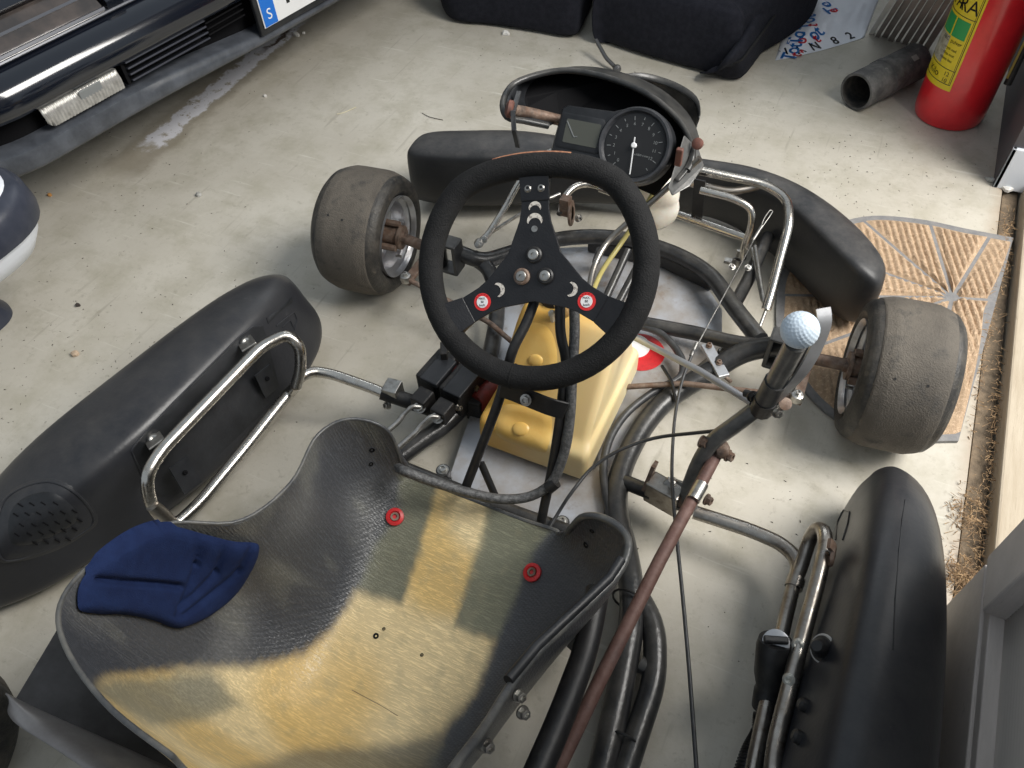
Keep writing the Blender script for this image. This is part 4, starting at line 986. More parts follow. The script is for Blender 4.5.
def seat_material():
    m, N, L, b = new_shader('fibreglass_seat')
    a = N.new('ShaderNodeAttribute'); a.attribute_name = 'Col'
    g = N.new('ShaderNodeNewGeometry')
    def fib(rot, sc):
        mp = N.new('ShaderNodeMapping'); mp.inputs['Rotation'].default_value = rot; mp.inputs['Scale'].default_value = sc; L.new(g.outputs['Position'], mp.inputs[0])
        n = N.new('ShaderNodeTexNoise'); n.inputs['Scale'].default_value = 1; n.inputs['Detail'].default_value = 3; n.inputs['Distortion'].default_value = .6; L.new(mp.outputs[0], n.inputs['Vector'])
        r = N.new('ShaderNodeMapRange'); r.inputs[1].default_value = .58; r.inputs[2].default_value = .70; L.new(n.outputs['Fac'], r.inputs[0]); return r.outputs[0]
    fsum = None
    for rot, sc in (((0,0,.4),(40,420,160)),((0,.3,1.5),(45,400,180)),((.4,0,2.4),(36,380,190)),((0,0,-.5),(42,420,170)),((0,.2,1.0),(38,390,150))):
        f = fib(rot, sc)
        if fsum is None: fsum = f
        else:
            mx = N.new('ShaderNodeMath'); mx.operation = 'MAXIMUM'; L.new(fsum, mx.inputs[0]); L.new(f, mx.inputs[1]); fsum = mx.outputs[0]
    lt = N.new('ShaderNodeMix'); lt.data_type = 'RGBA'; lt.blend_type = 'MIX'
    mm = N.new('ShaderNodeMath'); mm.operation = 'MULTIPLY'; mm.inputs[1].default_value = .42; L.new(fsum, mm.inputs[0]); L.new(mm.outputs[0], lt.inputs[0])
    sc2 = N.new('ShaderNodeVectorMath'); sc2.operation = 'SCALE'; sc2.inputs['Scale'].default_value = 1.9; L.new(a.outputs['Color'], sc2.inputs[0])
    L.new(a.outputs['Color'], lt.inputs[6]); L.new(sc2.outputs[0], lt.inputs[7])
    # woven carbon cloth pattern: two crossed fine waves
    wv = []
    for d in ('X','Y'):
        w_ = N.new('ShaderNodeTexWave'); w_.bands_direction = d; w_.inputs['Scale'].default_value = 75; w_.inputs['Distortion'].default_value = 1.2; w_.inputs['Detail Scale'].default_value = 2
        mp = N.new('ShaderNodeMapping'); mp.inputs['Rotation'].default_value = (0,.25,.5); L.new(g.outputs['Position'], mp.inputs[0]); L.new(mp.outputs[0], w_.inputs[0]); wv.append(w_.outputs['Fac'])
    mu = N.new('ShaderNodeMath'); mu.operation = 'MULTIPLY'; L.new(wv[0], mu.inputs[0]); L.new(wv[1], mu.inputs[1])
    sr = N.new('ShaderNodeSeparateColor'); L.new(a.outputs['Color'], sr.inputs[0])
    dk = N.new('ShaderNodeMapRange'); dk.inputs[1].default_value = .09; dk.inputs[2].default_value = .20; dk.inputs[3].default_value = 1; dk.inputs[4].default_value = .12; L.new(sr.outputs[0], dk.inputs[0])
    mu0 = N.new('ShaderNodeMath'); mu0.operation = 'MULTIPLY'; L.new(mu.outputs[0], mu0.inputs[0]); L.new(dk.outputs[0], mu0.inputs[1]); mu = mu0
    d2 = N.new('ShaderNodeMix'); d2.data_type = 'RGBA'; d2.blend_type = 'MIX'
    mw = N.new('ShaderNodeMath'); mw.operation = 'MULTIPLY'; mw.inputs[1].default_value = .35; L.new(mu.outputs[0], mw.inputs[0]); L.new(mw.outputs[0], d2.inputs[0])
    L.new(lt.outputs[2], d2.inputs[6]); sc3 = N.new('ShaderNodeVectorMath'); sc3.operation = 'SCALE'; sc3.inputs['Scale'].default_value = 1.6; L.new(lt.outputs[2], sc3.inputs[0]); L.new(sc3.outputs[0], d2.inputs[7])
    L.new(d2.outputs[2], b.inputs['Base Color'])
    b.inputs['Roughness'].default_value = .33
    ad = N.new('ShaderNodeMath'); ad.operation = 'ADD'; L.new(mu.outputs[0], ad.inputs[0]); L.new(fsum, ad.inputs[1])
    bp = N.new('ShaderNodeBump'); bp.inputs['Strength'].default_value = .35; bp.inputs['Distance'].default_value = .0012; L.new(ad.outputs[0], bp.inputs['Height']); L.new(bp.outputs[0], b.inputs['Normal'])
    return m
g = G(); g.v = vs; g.f = fs; g.c = cols
SEAT = g.build('bucket_seat', seat_material(), kart, ang=80, solid=.0045, fixn=False, label='worn black and yellow fibreglass bucket seat shell')
# rounded rim bead
rim_pts = [seat_pt(-1, (NST-1)*j/60) for j in range(61)]
rim_r = [seat_pt(1, (NST-1)*j/60) for j in range(61)]
seatrim = mat('seat_rim_worn', (.055,.058,.062), .35, 0, (.15,.145,.13), 30, (.4,.7), .2, 200)
G().tube(rim_pts+[seat_pt(-1+2*i/40, NST-1) for i in range(1,40)], .0026, 10, 0).build('rim_bead', seatrim, SEAT)
G().tube(rim_r, .0050, 10, 0).build('rim_bead', seatrim, SEAT)
front = [seat_pt(-1+2*i/60, 0) for i in range(61)]
G().tube(front, .0032, 8, 0).build('front_lip', seatrim, SEAT)
sb = bvh_of(SEAT)
def onseat(px, py): return hit(sb, px, py)
for px, py in ((395,517),(533,573)):
    l, n2 = onseat(px, py)
    ws = G().lathe([(.0125,0),(.0135,.002),(.0130,.005),(.0085,.0065),(.0068,.004)], l, n2, 30).build('seat_washer', K['red'], SEAT, label='red dished seat washer')
    G().lathe([(.0068,.003),(.0062,.0065),(.0034,.0065),(.003,.003),(.0001,.003)], l, n2, 20, capend=False).build('washer_bolt', K['rusty'], ws)
for px, py, r_ in ((372,450,.0035),(371,464,.0030),(586,545,.0038),(592,531,.003),(376,636,.0035),(384,629,.002),(422,655,.002)):
    l, n2 = onseat(px, py)
    if l: G().lathe([(r_,0),(r_*1.2,.0008),(r_*.6,.0006),(.0001,-.001)], l, n2, 12, capend=False).build('seat_hole', K['carblk'], SEAT)
# hairline crack
q = [onseat(*p) for p in [(352,690),(365,697),(380,705),(398,716)]]
G().tube([l+n2*.0002 for l, n2 in q if l], .0004, 5, 0).build('crack', K['rusty'], SEAT)
# blue rib pad resting in the seat: separate thing
padpx = [(76,586),(86,570),(112,546),(140,530),(170,524),(205,532),(232,539),(252,541),(258,546),(254,562),(238,588),(212,612),(186,626),(172,628),(150,620),(122,615),(100,615),(78,612),(74,602)]
def padh(x, y, t):
    h_ = 0
    def groove(x0, y0, x1, y1, wd, dp):
        dx, dy = x1-x0, y1-y0; L2 = dx*dx+dy*dy; s = max(0, min(1, ((x-x0)*dx+(y-y0)*dy)/L2)); d = math.hypot(x-x0-dx*s, y-y0-dy*s)
        return -dp*math.exp(-(d/wd)**2)
    for a in ((90,577,172,584,3.6,.008),(198,534,190,560,3,.005),(190,560,168,616,3,.005),(224,541,212,566,3,.005),(212,566,172,606,3,.005),(248,543,236,565,3,.005),(236,565,176,614,3,.005)): h_ += groove(*a)
    return h_
PAD = conform('seat_pad', sb, padpx, K['navyc'], None, h=.012, rings=34, sub=5, puff=10, hfun=padh, base=.0035, ang=80)
tag(PAD, 'navy blue ribbed foam rib pad lying inside the fibreglass seat', 'cushion')
# seat side bracket (right outer): dark strip, bolts
for px, py, d in ((518,695,.80),(522,712,.80),(486,745,.76)): bolt(SEAT, PD(px, py, d), (.75,-.3,.6), .0055, .009)
G().tube([seat_pt(1, v)+Vector((-.004,0,.006)) for v in (3.7,4.2,4.8,5.4,6.0,7)], .006, 10, 0).build('rim_trim_strip', K['plastic'], SEAT)
# dark bent sheet shield behind the seat
shm = mat('shield_sheet', (.04,.037,.035), .38, .4, (.09,.085,.085), 12, (.4,.7))
SH = G()
sA = [P(56,632,.24), P(17,700,.24), P(8,702,.235), P(30,722,.22)]
SH.add([P(64,618,.20), P(15,700,.22), P(235,815,.10), P(165,650,.08)], [(0,1,2,3)])
SHO = SH.build('heat_shield', shm, kart, smooth=False, solid=.002, label='black bent sheet metal shield behind the seat')
lp_ = spline([P(15,699,.22), P(9,707,.225), P(10,716,.228), P(22,728,.23), P(60,752,.235), P(110,785,.24), P(160,815,.22), P(230,860,.18)], 4, False)
up_ = [P(15+(215-15)*i/(len(lp_)-1), 699+(90)*i/(len(lp_)-1), .215-.09*i/(len(lp_)-1)) for i in range(len(lp_))]
rr_ = []
for k in range(9):
    t = k/8; rr_.append([a.lerp(b_, t)+Vector((0,0,.02*sin(t*pi))) for a, b_ in zip(up_, lp_)])
G().loft(rr_, cap=False, closed=False).build('rolled_lip', mat('shield_lip_grey', (.30,.285,.28), .35, .3, (.20,.185,.18), 20, (.4,.7)), SHO, ang=80, solid=.002)

# ================================================================== GEAR LEVER, RODS AND CABLES
kt('gear_lever', [P(690,508,.075), P(688,490,.10), P(699,462,.16), P(712,441,.20), P(735,425,.235), P(762,405,.275)], .0120, K['lever'], bend=.02)
top0, top1 = P(764,404,.285), P(796,343,.440)
kt('lever_grip_tube', [top0, top1], .0130, K['lever'], bend=0)
kt('lever_sleeve', [top0-(top1-top0)*.08, top0.lerp(top1,.42)], .0150, K['hose'], bend=0)
kt('lever_tape', [top0.lerp(top1,-.10), top0.lerp(top1,.10)], .0162, BK, bend=0)
bc = P(800, 330, .462)
bpy_m = bmesh.new(); bmesh.ops.create_icosphere(bpy_m, subdivisions=5, radius=.0216)
N_D = 300; dirs = [Vector((sqrt(1-z*z)*cos(k*2.39996), sqrt(1-z*z)*sin(k*2.39996), z)) for k, z in ((k, 1-(2*k+1)/N_D) for k in range(N_D))]
from mathutils.kdtree import KDTree
kd_ = KDTree(N_D)
for i, d in enumerate(dirs): kd_.insert(d, i)
kd_.balance(); g = G()
for v in bpy_m.verts:
    d = v.co.normalized(); _, _, dist = kd_.find(d); g.v.append(bc+d*(.0216-.0011*max(0, 1-(dist/.085)**2)))
g.f = [tuple(v.index for v in f.verts) for f in bpy_m.faces]; bpy_m.free()
g.build('golf_ball_knob', K['ball'], kart, ang=80, label='dimpled pale blue golf ball used as lever knob')
hp = [P(823,308,.465), P(824,325,.45), P(815,350,.415), P(800,375,.375), P(783,393,.33), P(768,408,.285)]
G().bar(spline(hp, 4, False), (.75,.55,.1), .0085, .0014).build('clutch_lever_blade', K['alu'], kart, smooth=True, ang=60)
G().lathe([(.0085,0),(.0085,.0025),(.004,.0035),(.0001,.0035)], P(785,404,.300), (.2,-.5,.8), 24, capend=False).build('pivot_washer', K['rusty'], kart)
for px, py in ((777,412),(752,396),(790,386)): bolt(kart, P(px, py, .290), (.5,-.7,.4), .006, .008, K['steel'] if px != 752 else BK)
kt('lever_screw', [P(745,393,.285), P(768,400,.300)], .0055, BK, bend=0)
kt('link_rod', [P(632,336,.20), P(700,371,.24), P(752,403,.275)], .0052, K['alu'], bend=0)
kt('gear_rod', [P(717,453,.175), P(709,468,.17), P(660,560,.16), P(600,680,.155), P(550,785,.15)], .0092, K['rust'], bend=0)
G().tube([P(702,484,.172), P(693,500,.171)], .0095, 14, 0).build('bare_patch', K['steel'], kart)
G().lathe([(.004,-.011),(.011,-.008),(.013,0),(.011,.008),(.004,.011)], P(722,450,.185), (.8,.3,.1), 18).build('rod_end', K['rusty'], kart)
for px, py, z in ((727,455,.18),(701,441,.20),(706,499,.085)): bolt(kart, P(px,py,z), (.9,-.3,.2), .007, .010, K['rusty'])
# lever mount
kt('lever_mount_tube', [P(625,482,.045), P(650,492,.06), P(694,508,.07)], .0125, F, bend=0)
G().box(P(664,494,.07), (.055,.03,.05), Matrix.Rotation(-.2,3,'Z')).build('mount_block', K['chrome_dark'], kart, smooth=False, bevel=.003)
G().bar([P(645,488,.07), P(655,464,.115)], (.1,1,0), .010, .003).build('mount_tab', K['rusty'], kart, smooth=False)
G().bar([P(682,503,.07), P(690,478,.115)], (.1,1,0), .012, .003).build('mount_tab', K['rusty'], kart, smooth=False)
bolt(kart, P(672,486,.09), (-.8,.2,.3), .008, .014)
bolt(kart, P(672,480,.09), (.9,-.2,.3), .004, .02)
# aluminium cable bracket on the right frame rail
A, B = P(706,345,.085), P(724,377,.085); dx = (B-A).normalized()
M3 = Matrix((dx, Vector((-dx.y, dx.x, 0)), Vector((0,0,1)))).transposed()
abk = G().box((A+B)/2, ((B-A).length, .020, .008), M3).build('cable_bracket', K['alu'], kart, smooth=False, bevel=.001, label='bright aluminium cable bracket')
for px, py in ((709,346),(719,363)): bolt(abk, P(px, py, .09), (0,0,1), .0042, .006, K['rusty'])
kt('bracket_screw', [P(724,376,.08), P(731,382,.08)], .0035, K['rusty'], bend=0)
kt('throttle_cable_wire', [P(755,238,.13), P(700,340,.12), P(695,349,.12)], .0012, K['steel'], bend=0)
kt('cable_eye', [P(760,230,.14), P(770,216,.15), P(773,211,.152), P(770,210,.153), P(764,218,.15), P(760,230,.14)], .0011, K['steel'])
kt('cable_ferrule', [P(753,240,.128), P(762,226,.142)], .0035, K['steel'], bend=0)
kt('throttle_cable', spline([P(694,350,.12), P(683,378,.11), P(676,410,.10), P(673,440,.10), P(672,480,.11), P(676,530,.12), P(683,600,.12), P(690,680,.12), P(698,790,.12)], 5, False), .0027, K['hose'], bend=0)
kt('cable_adjuster', [P(697,343,.12), P(691,356,.118)], .0034, K['steel'], bend=0)
kt('brake_cable', spline([P(725,430,.22), P(695,433,.18), P(655,438,.14), P(620,450,.12), P(592,468,.10), P(572,492,.09), P(560,510,.07), P(548,530,.06)], 5, False), .0028, K['hose'], bend=0)
# cable ties on the frame
for px, py in ((628,600),(622,742)):
    c = P(px, py, .045); ring = [c+Vector((cos(a)*.023, .004*sin(a), sin(a)*.022+.0)) for a in [2*pi*k/16 for k in range(16)]]
    G().tube(ring, .0018, 6, 0, closed=True).build('cable_tie', BK, kart)

# ================================================================== THE CAR
cA = Vector((-1.20, -.113, 0)); ce = Vector((.1727, .985, 0)); cn = Vector((.985, -.1727, 0))
def cpos(u, off, z):
    """u along the bumper, off outwards, z up; the bumper wraps round a corner for u < 0"""
    Rr = .24
    if u >= 0: return cA+ce*u+cn*off+Vector((0,0,z))
    th = min(-u/Rr, 1.35); c = cA-cn*Rr; rest = max(0, -u-1.35*Rr)
    d = cn*cos(th)-ce*sin(th); t_ = -cn*sin(th)-ce*cos(th)
    return c+d*(Rr+off)+t_*rest+Vector((0,0,z))
US = [-.8,-.6,-.45]+[-.36+.03*i for i in range(12)]+[0,.05,.12,.2,.3,.45,.6,.8,1.0,1.2,1.4]
def cloft(name, prof, mt, par, us=US, **k):
    g = G(); g.loft([[cpos(u, o, z) for o, z in prof] for u in us]); return g.build(name, mt, par, ang=50, **k)
car = empty('car', cA-cn*.5+ce*.5, 'black car with its front bumper corner and number plate in the upper left', 'car')
def zl(u): return .0
cloft('bumper', [(-.12,.285),(-.03,.280),(-.006,.290),(.004,.305),(.004,.325),(-.003,.345),(-.014,.357),(-.03,.366),(-.06,.370),(-.12,.372)], K['carpaint'], car)
# sloping lower lip
g = G(); rg = []
for u in [x for x in US if x > -.13]:
    k_ = max(0, min(1, (u-.25)/.4)); zt = .228-.036*k_; zb = .180-.012*k_
    if u < -.1: zb += .0
    rg.append([cpos(u, o, z) for o, z in [(-.10,zb-.01),(-.015,zb-.004),(-.002,zb+.004),(.002,zb+.012),(-.004,zt-.004),(-.012,zt),(-.10,zt+.003)]])
g.loft(rg); g.build('lower_lip', K['cartrim'], car, ang=50)
cloft('bumper_recess', [(-.16,.17),(-.055,.20),(-.055,.30),(-.16,.30)], K['carblk'], car)
cloft('bumper_upper_strip', [(-.10,.370),(-.052,.372),(-.050,.375),(-.052,.378),(-.10,.378)], mat('bright_strip', (.10,.105,.12), .3, .2), car)
lens = mat('headlamp_glass', (.045,.04,.038), .12, 0, (.10,.08,.07), 14, (.4,.7), coat=.5)
cloft('headlamp', [(-.20,.372),(-.056,.378),(-.062,.390),(-.105,.425),(-.112,.428),(-.2,.43)], lens, car, us=[-.26,-.2,-.14,-.08,-.03,0,.1,.2,.262])
cloft('turn_signal_lamp', [(-.20,.372),(-.058,.378),(-.064,.390),(-.107,.425),(-.2,.43)], mat('amber_lens', (.20,.055,.03), .2), car, us=[-.40,-.36,-.32,-.28,-.262])
cloft('headlamp_strip', [(-.088,.402),(-.082,.408),(-.086,.412),(-.092,.406)], MATS['bright_strip'], car, us=[-.24,-.16,-.08,0,.12,.26])
cloft('bonnet', [(-.45,.36),(-.112,.43),(-.106,.440),(-.12,.452),(-.25,.50),(-.45,.54),(-.7,.56),(-.7,.40)], K['carpaint'], car)
cloft('grille_surround', [(-.20,.372),(-.054,.378),(-.05,.395),(-.10,.435),(-.2,.43)], K['carpaint'], car, us=[.27,.29,.31])
cloft('upper_grille', [(-.20,.372),(-.07,.380),(-.115,.43),(-.2,.43)], K['carblk'], car, us=[.32,.6,1.0,1.4])
cloft('lamp_highlight_trim', [(-.06,.381),(-.050,.383),(-.052,.388),(-.062,.386)], MATS['bright_strip'], car, us=[-.2,-.1,0,.1,.262])
# underbody and front tyre shadow mass
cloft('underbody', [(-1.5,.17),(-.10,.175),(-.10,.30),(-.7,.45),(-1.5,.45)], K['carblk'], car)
# fog lamp: glass slab with vertical ribs
fg = mat('fog_lamp_glass', (.50,.49,.46), .18, .3, (.30,.29,.27), 60, (.35,.7))
g = G(); us = [.020+.19*i/96 for i in range(97)]; rg = []
for i, u in enumerate(us):
    rb_ = .0022*abs(sin(i*pi/4)); rz_ = .012*max(0, 1-i/8)**2
    rg.append([cpos(u, -.052, .240+rz_), cpos(u, -.012+rb_, .2405+rz_), cpos(u, -.011+rb_, .262), cpos(u, -.020+rb_, .2895-rz_*.2), cpos(u, -.052, .290)])
g.loft(rg, closed=False, cap=False); FL = g.build('fog_lamp', fg, car, ang=80, label='ribbed clear fog lamp')
g = G()
for z in (.246,.282): g.tube([cpos(.020,-.024,z), cpos(.21,-.024,z)], .0018, 6, 0)
g.build('lamp_edge', K['carblk'], FL)
g = G()
for i in range(24):
    u = .026+i*.0078; zb0 = .2425+.010*max(0, 1-i/2.2)**2
    g.tube([cpos(u,-.0115,zb0), cpos(u,-.0105,.262), cpos(u,-.0185,.286)], .0011, 5, 0)
g.build('lens_grooves', mat('lens_groove', (.12,.115,.105), .3), FL)
g = G(); g.box(cpos(.135,-.0115,.270), (.004,.055,.020), Matrix((cn, ce, Vector((0,0,1)))).transposed()); g.build('bulb_shield', K['prt'], FL, smooth=False, bevel=.002)
sl = mat('grille_slat', (.035,.038,.05), .3)
for k in range(4):
    z = .244+k*.0135
    g = G(); g.bar([cpos(.232,-.018,z), cpos(.455,-.018,z)], cn+Vector((0,0,.35)), .012, .0018); g.build('grille_slat', sl, car, smooth=False)
    g = G(); g.bar([cpos(.462,-.030,z), cpos(.58,-.034,z)], cn+Vector((0,0,.35)), .012, .0015); g.build('grille_slat', K['carblk'], car, smooth=False)  # right-hand slats near black: their shade is put into the colour
G().box(cpos(.2265,-.03,.264), (.03,.008,.05), Matrix((cn, ce, Vector((0,0,1)))).transposed()).build('grille_divider', K['carblk'], car, smooth=False)
# number plate in its holder
Mx = Matrix((ce, Vector((0,0,1)), cn)).transposed()
G().box(cpos(.60+.262,.004,.262), (.548,.132,.012), Mx).build('plate_holder', K['plastic'], car, smooth=False, bevel=.003)
NP = G().box(cpos(.60+.261,.012,.268), (.522,.112,.003), Mx).build('number_plate', K['wht'], car, smooth=False, bevel=.001, label='white number plate with blue country band')
G().box(cpos(.60+.0235,.0140,.268), (.042,.108,.0012), Mx).build('country_band', mat('plate_blue', (.01,.16,.62), .35), NP, smooth=False)
text('plate_lettering', 'S', .036, cpos(.6235,.0148,.240), ce, (0,0,1), K['wht'], NP)
text('plate_lettering', 'T', .105, cpos(.69,.0140,.273), ce, (0,0,1), K['black'], NP)
for r_ in (1,):
    g = G(); cst = cpos(.6235,.0148,.298)
    for k in range(12):
        a = 2*pi*k/12; g.lathe([(.0018,0),(.0018,.0003)], cst+ce*cos(a)*.014+Vector((0,0,sin(a)*.014)), cn, 6)
    g.build('band_stars', mat('star_yellow', (.8,.6,.05), .5), NP, smooth=False)

# ================================================================== WHITE TUB AT THE LEFT EDGE
tc = P(-80, 204, .30); tc.z = 0
tub = empty('tub', tc, 'white plastic container with scuffed dark navy rim at the left edge', 'container')
sg_ = 20
def sup(r, z, e=2.6, off=(0,0)):
    r = r*1.42
    return [Vector((tc.x+off[0]+math.copysign(abs(cos(a))**(2/e), cos(a))*r*1.08, tc.y+off[1]+math.copysign(abs(sin(a))**(2/e), sin(a))*r, z)) for a in [2*pi*k/40 for k in range(40)]]
navy = mat('navy_rubber', (.028,.033,.05), .38, 0, (.05,.055,.075), 20, (.4,.7), .1, 100, c3=(.2,.2,.22), s3=60, m3=(.7,.85))
G().loft([sup(.030,.135), sup(.060,.150), sup(.084,.175), sup(.096,.205), sup(.100,.235)]).build('body', K['white'], tub, ang=60)
G().loft([sup(.045,.0,2.6,(-.07,-.03)), sup(.045,.01,2.6,(-.07,-.03)), sup(.034,.03,2.6,(-.065,-.028)), sup(.034,.10,2.6,(-.03,-.01)), sup(.036,.142)]).build('foot', navy, tub, ang=60)
G().loft([sup(.099,.230), sup(.107,.234), sup(.109,.25), sup(.106,.285), sup(.098,.300), sup(.090,.302)]).build('rim_band', navy, tub, ang=60)
G().loft([sup(.091,.296), sup(.088,.305), sup(.070,.310), sup(.03,.312)]).build('lid', K['white'], tub, ang=60)
G().tube([tc+Vector((.151,-.045,.232)), tc+Vector((.146,-.045,.205)), tc+Vector((.128,-.042,.175))], .0007, 6, 0).build('seam', mat('seam_grey', (.25,.26,.28), .6), tub)

# ================================================================== BLACK CAR SEATS AT THE TOP
CLO = K['cloth']
def cushion(name, label, base, h, mt=CLO, bulge=.0, par_extra=None, taper=.9, grp=None, top=None):
    """base: floor outline points (counter-clockwise); h height"""
    c = sum(base, Vector())/len(base)
    def ring(s, z): return [Vector((c.x+(p.x-c.x)*s, c.y+(p.y-c.y)*s, z)) for p in base]
    g = G(); g.loft([ring(.90,.002), ring(.97,.012), ring(1.0,.05), ring(1.0,h*.6), ring(.97,h*.88), ring(.88,h), ring(.6,h*1.06), ring(.2,h*1.08)])
    o = g.build(name, mt, None, subsurf=2); return o
def bxy(*pp): return [P(a, b_, 0) for a, b_ in pp]
L1 = bxy((440,18),(490,28),(540,36),(572,41),(585,30)); ext = Vector((-.05,.42,0))
sA = L1+[L1[-1]+Vector((-.12,.36,0)), L1[0]+Vector((-.12,.40,0))]
b1 = cushion('upholstered_bench', '', spline(sA, 3), .17)
tag(b1, 'left black cloth car seat base, narrower of the two beyond the kart', 'car seat')
L2 = bxy((592,39),(600,44),(640,58),(690,72),(722,81),(735,80),(742,70))
sB = L2+[L2[-1]+Vector((.12,.42,0)), L2[0]+Vector((-.05,.45,0))]
b2 = cushion('upholstered_bench', '', spline(sB, 3), .18)
tag(b2, 'right black cloth car seat with side bolster, wider of the two beyond the kart', 'car seat')
# bolster flap with piping along the right side of the second seat
bs = [P(722,82,.0), P(740,83,.0), P(752,70,.0), P(775,38,.0), P(806,0,.0), P(818,-30,0)]
bi = [P(700,76,.03), P(716,74,.05), P(728,60,.10), P(745,35,.13), P(760,0,.16), P(766,-30,.18)]
g = G(); bs_, bi_ = spline(bs, 4, False), spline(bi, 4, False); rg = []
for a, b_ in zip(bs_, bi_): rg.append([a, a+Vector((.006,-.004,.04)), a.lerp(b_,.35)+Vector((.012,-.01,.055)), a.lerp(b_,.75)+Vector((.004,-.004,.03)), b_, b_+Vector((-.03,.05,-.02)), a+Vector((-.04,.06,0))])
g.loft(rg); g.build('side_bolster', CLO, b2, subsurf=1)
G().tube([a.lerp(b_,.40)+Vector((.014,-.012,.058)) for a, b_ in zip(bs_, bi_)], .0035, 8, 0).build('piping', K['suede'], b2)
g = G(); g.tube([P(596,40,.05), P(606,58,.025), P(614,66,.015)], .0055, 10, .01); g.lathe([(.0001,-.012),(.009,-.008),(.012,0),(.009,.008),(.0001,.012)], P(617,69,.012), (.3,-.5,.3), 18, capend=False)
g.build('adjuster_lever', mat('lever_grey', (.10,.10,.10), .3, .3), b2, label='seat lever with round end')
# ================================================================== PLASTIC BAG
bagm = mat('bag_film', (.76,.78,.82), .35, 0, (.66,.68,.72), 6, (.4,.7))
cor = [P(776,62,.002), P(862,40,.002), P(882,0,.03), P(862,-60,.05), P(808,-60,.02), P(800,0,.01)]
# bag as a crumpled double sheet
A0, A1, B1, B0 = P(775,61), P(864,38), P(905,-70), P(815,-70)
nu, nv = 40, 50
def bagp(u, v, top=True):
    p = A0.lerp(A1, u).lerp(B0.lerp(B1, u), v)
    p = p+ (Vector((0,-.012*sin(pi*u),0)) if v < .3 else Vector())
    h_ = .006+.035*max(0, noise.noise(Vector((u*3.2, v*3.6, 1.3))))+.018*sin(pi*min(1,v*2.2))*sin(pi*u)+.006*abs(noise.noise(Vector((u*9, v*9, 4))))
    e = min(1, min(u, 1-u)*7, v*7)
    return Vector((p.x, p.y, .0015+(h_*e if top else 0)))
g = G(); vs = [bagp(i/nu, j/nv) for j in range(nv+1) for i in range(nu+1)]+[bagp(i/nu, j/nv, False)+Vector((0,0,-.0005)) for j in range(nv+1) for i in range(nu+1)]
o_ = (nu+1)*(nv+1); fs = []
for j in range(nv):
    for i in range(nu):
        k = j*(nu+1)+i; fs += [(k, k+1, k+nu+2, k+nu+1), (o_+k, o_+k+nu+1, o_+k+nu+2, o_+k+1)]
for i in range(nu): fs += [(i, o_+i, o_+i+1, i+1)]
for j in range(nv): a = j*(nu+1); fs += [(a, a+nu+1, o_+a+nu+1, o_+a)]; a += nu; fs += [(a, o_+a, o_+a+nu+1, a+nu+1)]
BAG = g.add(vs, fs).build('plastic_bag', bagm, None, ang=80); tag(BAG, 'crumpled white plastic bag printed with red and blue letters beside the black seat', 'bag')
bb = bvh_of(BAG); blu = mat('print_blue', (.02,.22,.60), .4); redp = mat('print_red', (.75,.03,.05), .4)
def bagtext(s_, px, py, size, rot, mt, sh=0):
    o0, _ = hit(bb, px, py)
    if o0 is None: return
    dx = Vector((cos(rot), sin(rot), 0)); dy = Vector((-sin(rot), cos(rot), 0))
    def wf(co):
        q = o0+dx*co.x+dy*co.y; l, n2, i_, d_ = bb.ray_cast(Vector((q.x, q.y, .5)), Vector((0,0,-1)))
        return (l+Vector((0,0,.0006+sh))) if l else Vector((q.x, q.y, .004))
    text('bag_lettering', s_, size, o0, dx, dy, mt, BAG, warp=wf, bold=.022)
dirb = (A1-A0).normalized(); ra = math.atan2(dirb.y, dirb.x)
for s_, px, py, dr in (('Tot',792,52,.75),('To',797,38,.8),('Tot',808,22,.9),('Te',829,8,1.6),('Tot',812,36,.4),('Te',806,0,.9)):
    bagtext(s_, px, py, .056, ra+dr, blu); bagtext(s_[-1], px+4, py+3, .046, ra+dr, redp, .0004)
for s_, px, py in (('V',785,52),('A',800,50),('N',815,47),('8',835,41),('2',850,36)): bagtext(s_, px, py, .040, ra+.05, K['black'])
bagtext('*', 803, 53, .03, ra, redp, .0003)
# ================================================================== BUNDLE OF SLATS
bd = empty('slat_bundle', P(905,38), 'bundle of upright pale grey slats leaning behind the extinguisher', 'slats')
slm = mat('grey_slat', (.27,.235,.215), .7, 0, (.19,.165,.15), 10, (.4,.7), .2, 80)
p0, p1 = P(872,32), P(926,48)
N_ = 9
for k in range(N_):
    t = k/(N_-1); b_ = p0.lerp(p1, t); px = 872+54*t; py = 32+16*t
    tp = P(px+27*1.6, py-43*1.6, .33)
    ax_ = (tp-b_).normalized(); L__ = .75
    side = (p1-p0).normalized(); side = (side-ax_*side.dot(ax_)).normalized(); dep = ax_.cross(side)
    M3 = Matrix((side, dep, ax_)).transposed()
    wd = (.0135, .0115, .0150)[k % 3]
    G().box(b_+ax_*(L__/2+.004)+dep*random.uniform(-.007,.007), (wd, .018, L__), M3).build('slat', slm if k else mat('pale_slat', (.60,.58,.55), .6), bd, smooth=False, bevel=.001)
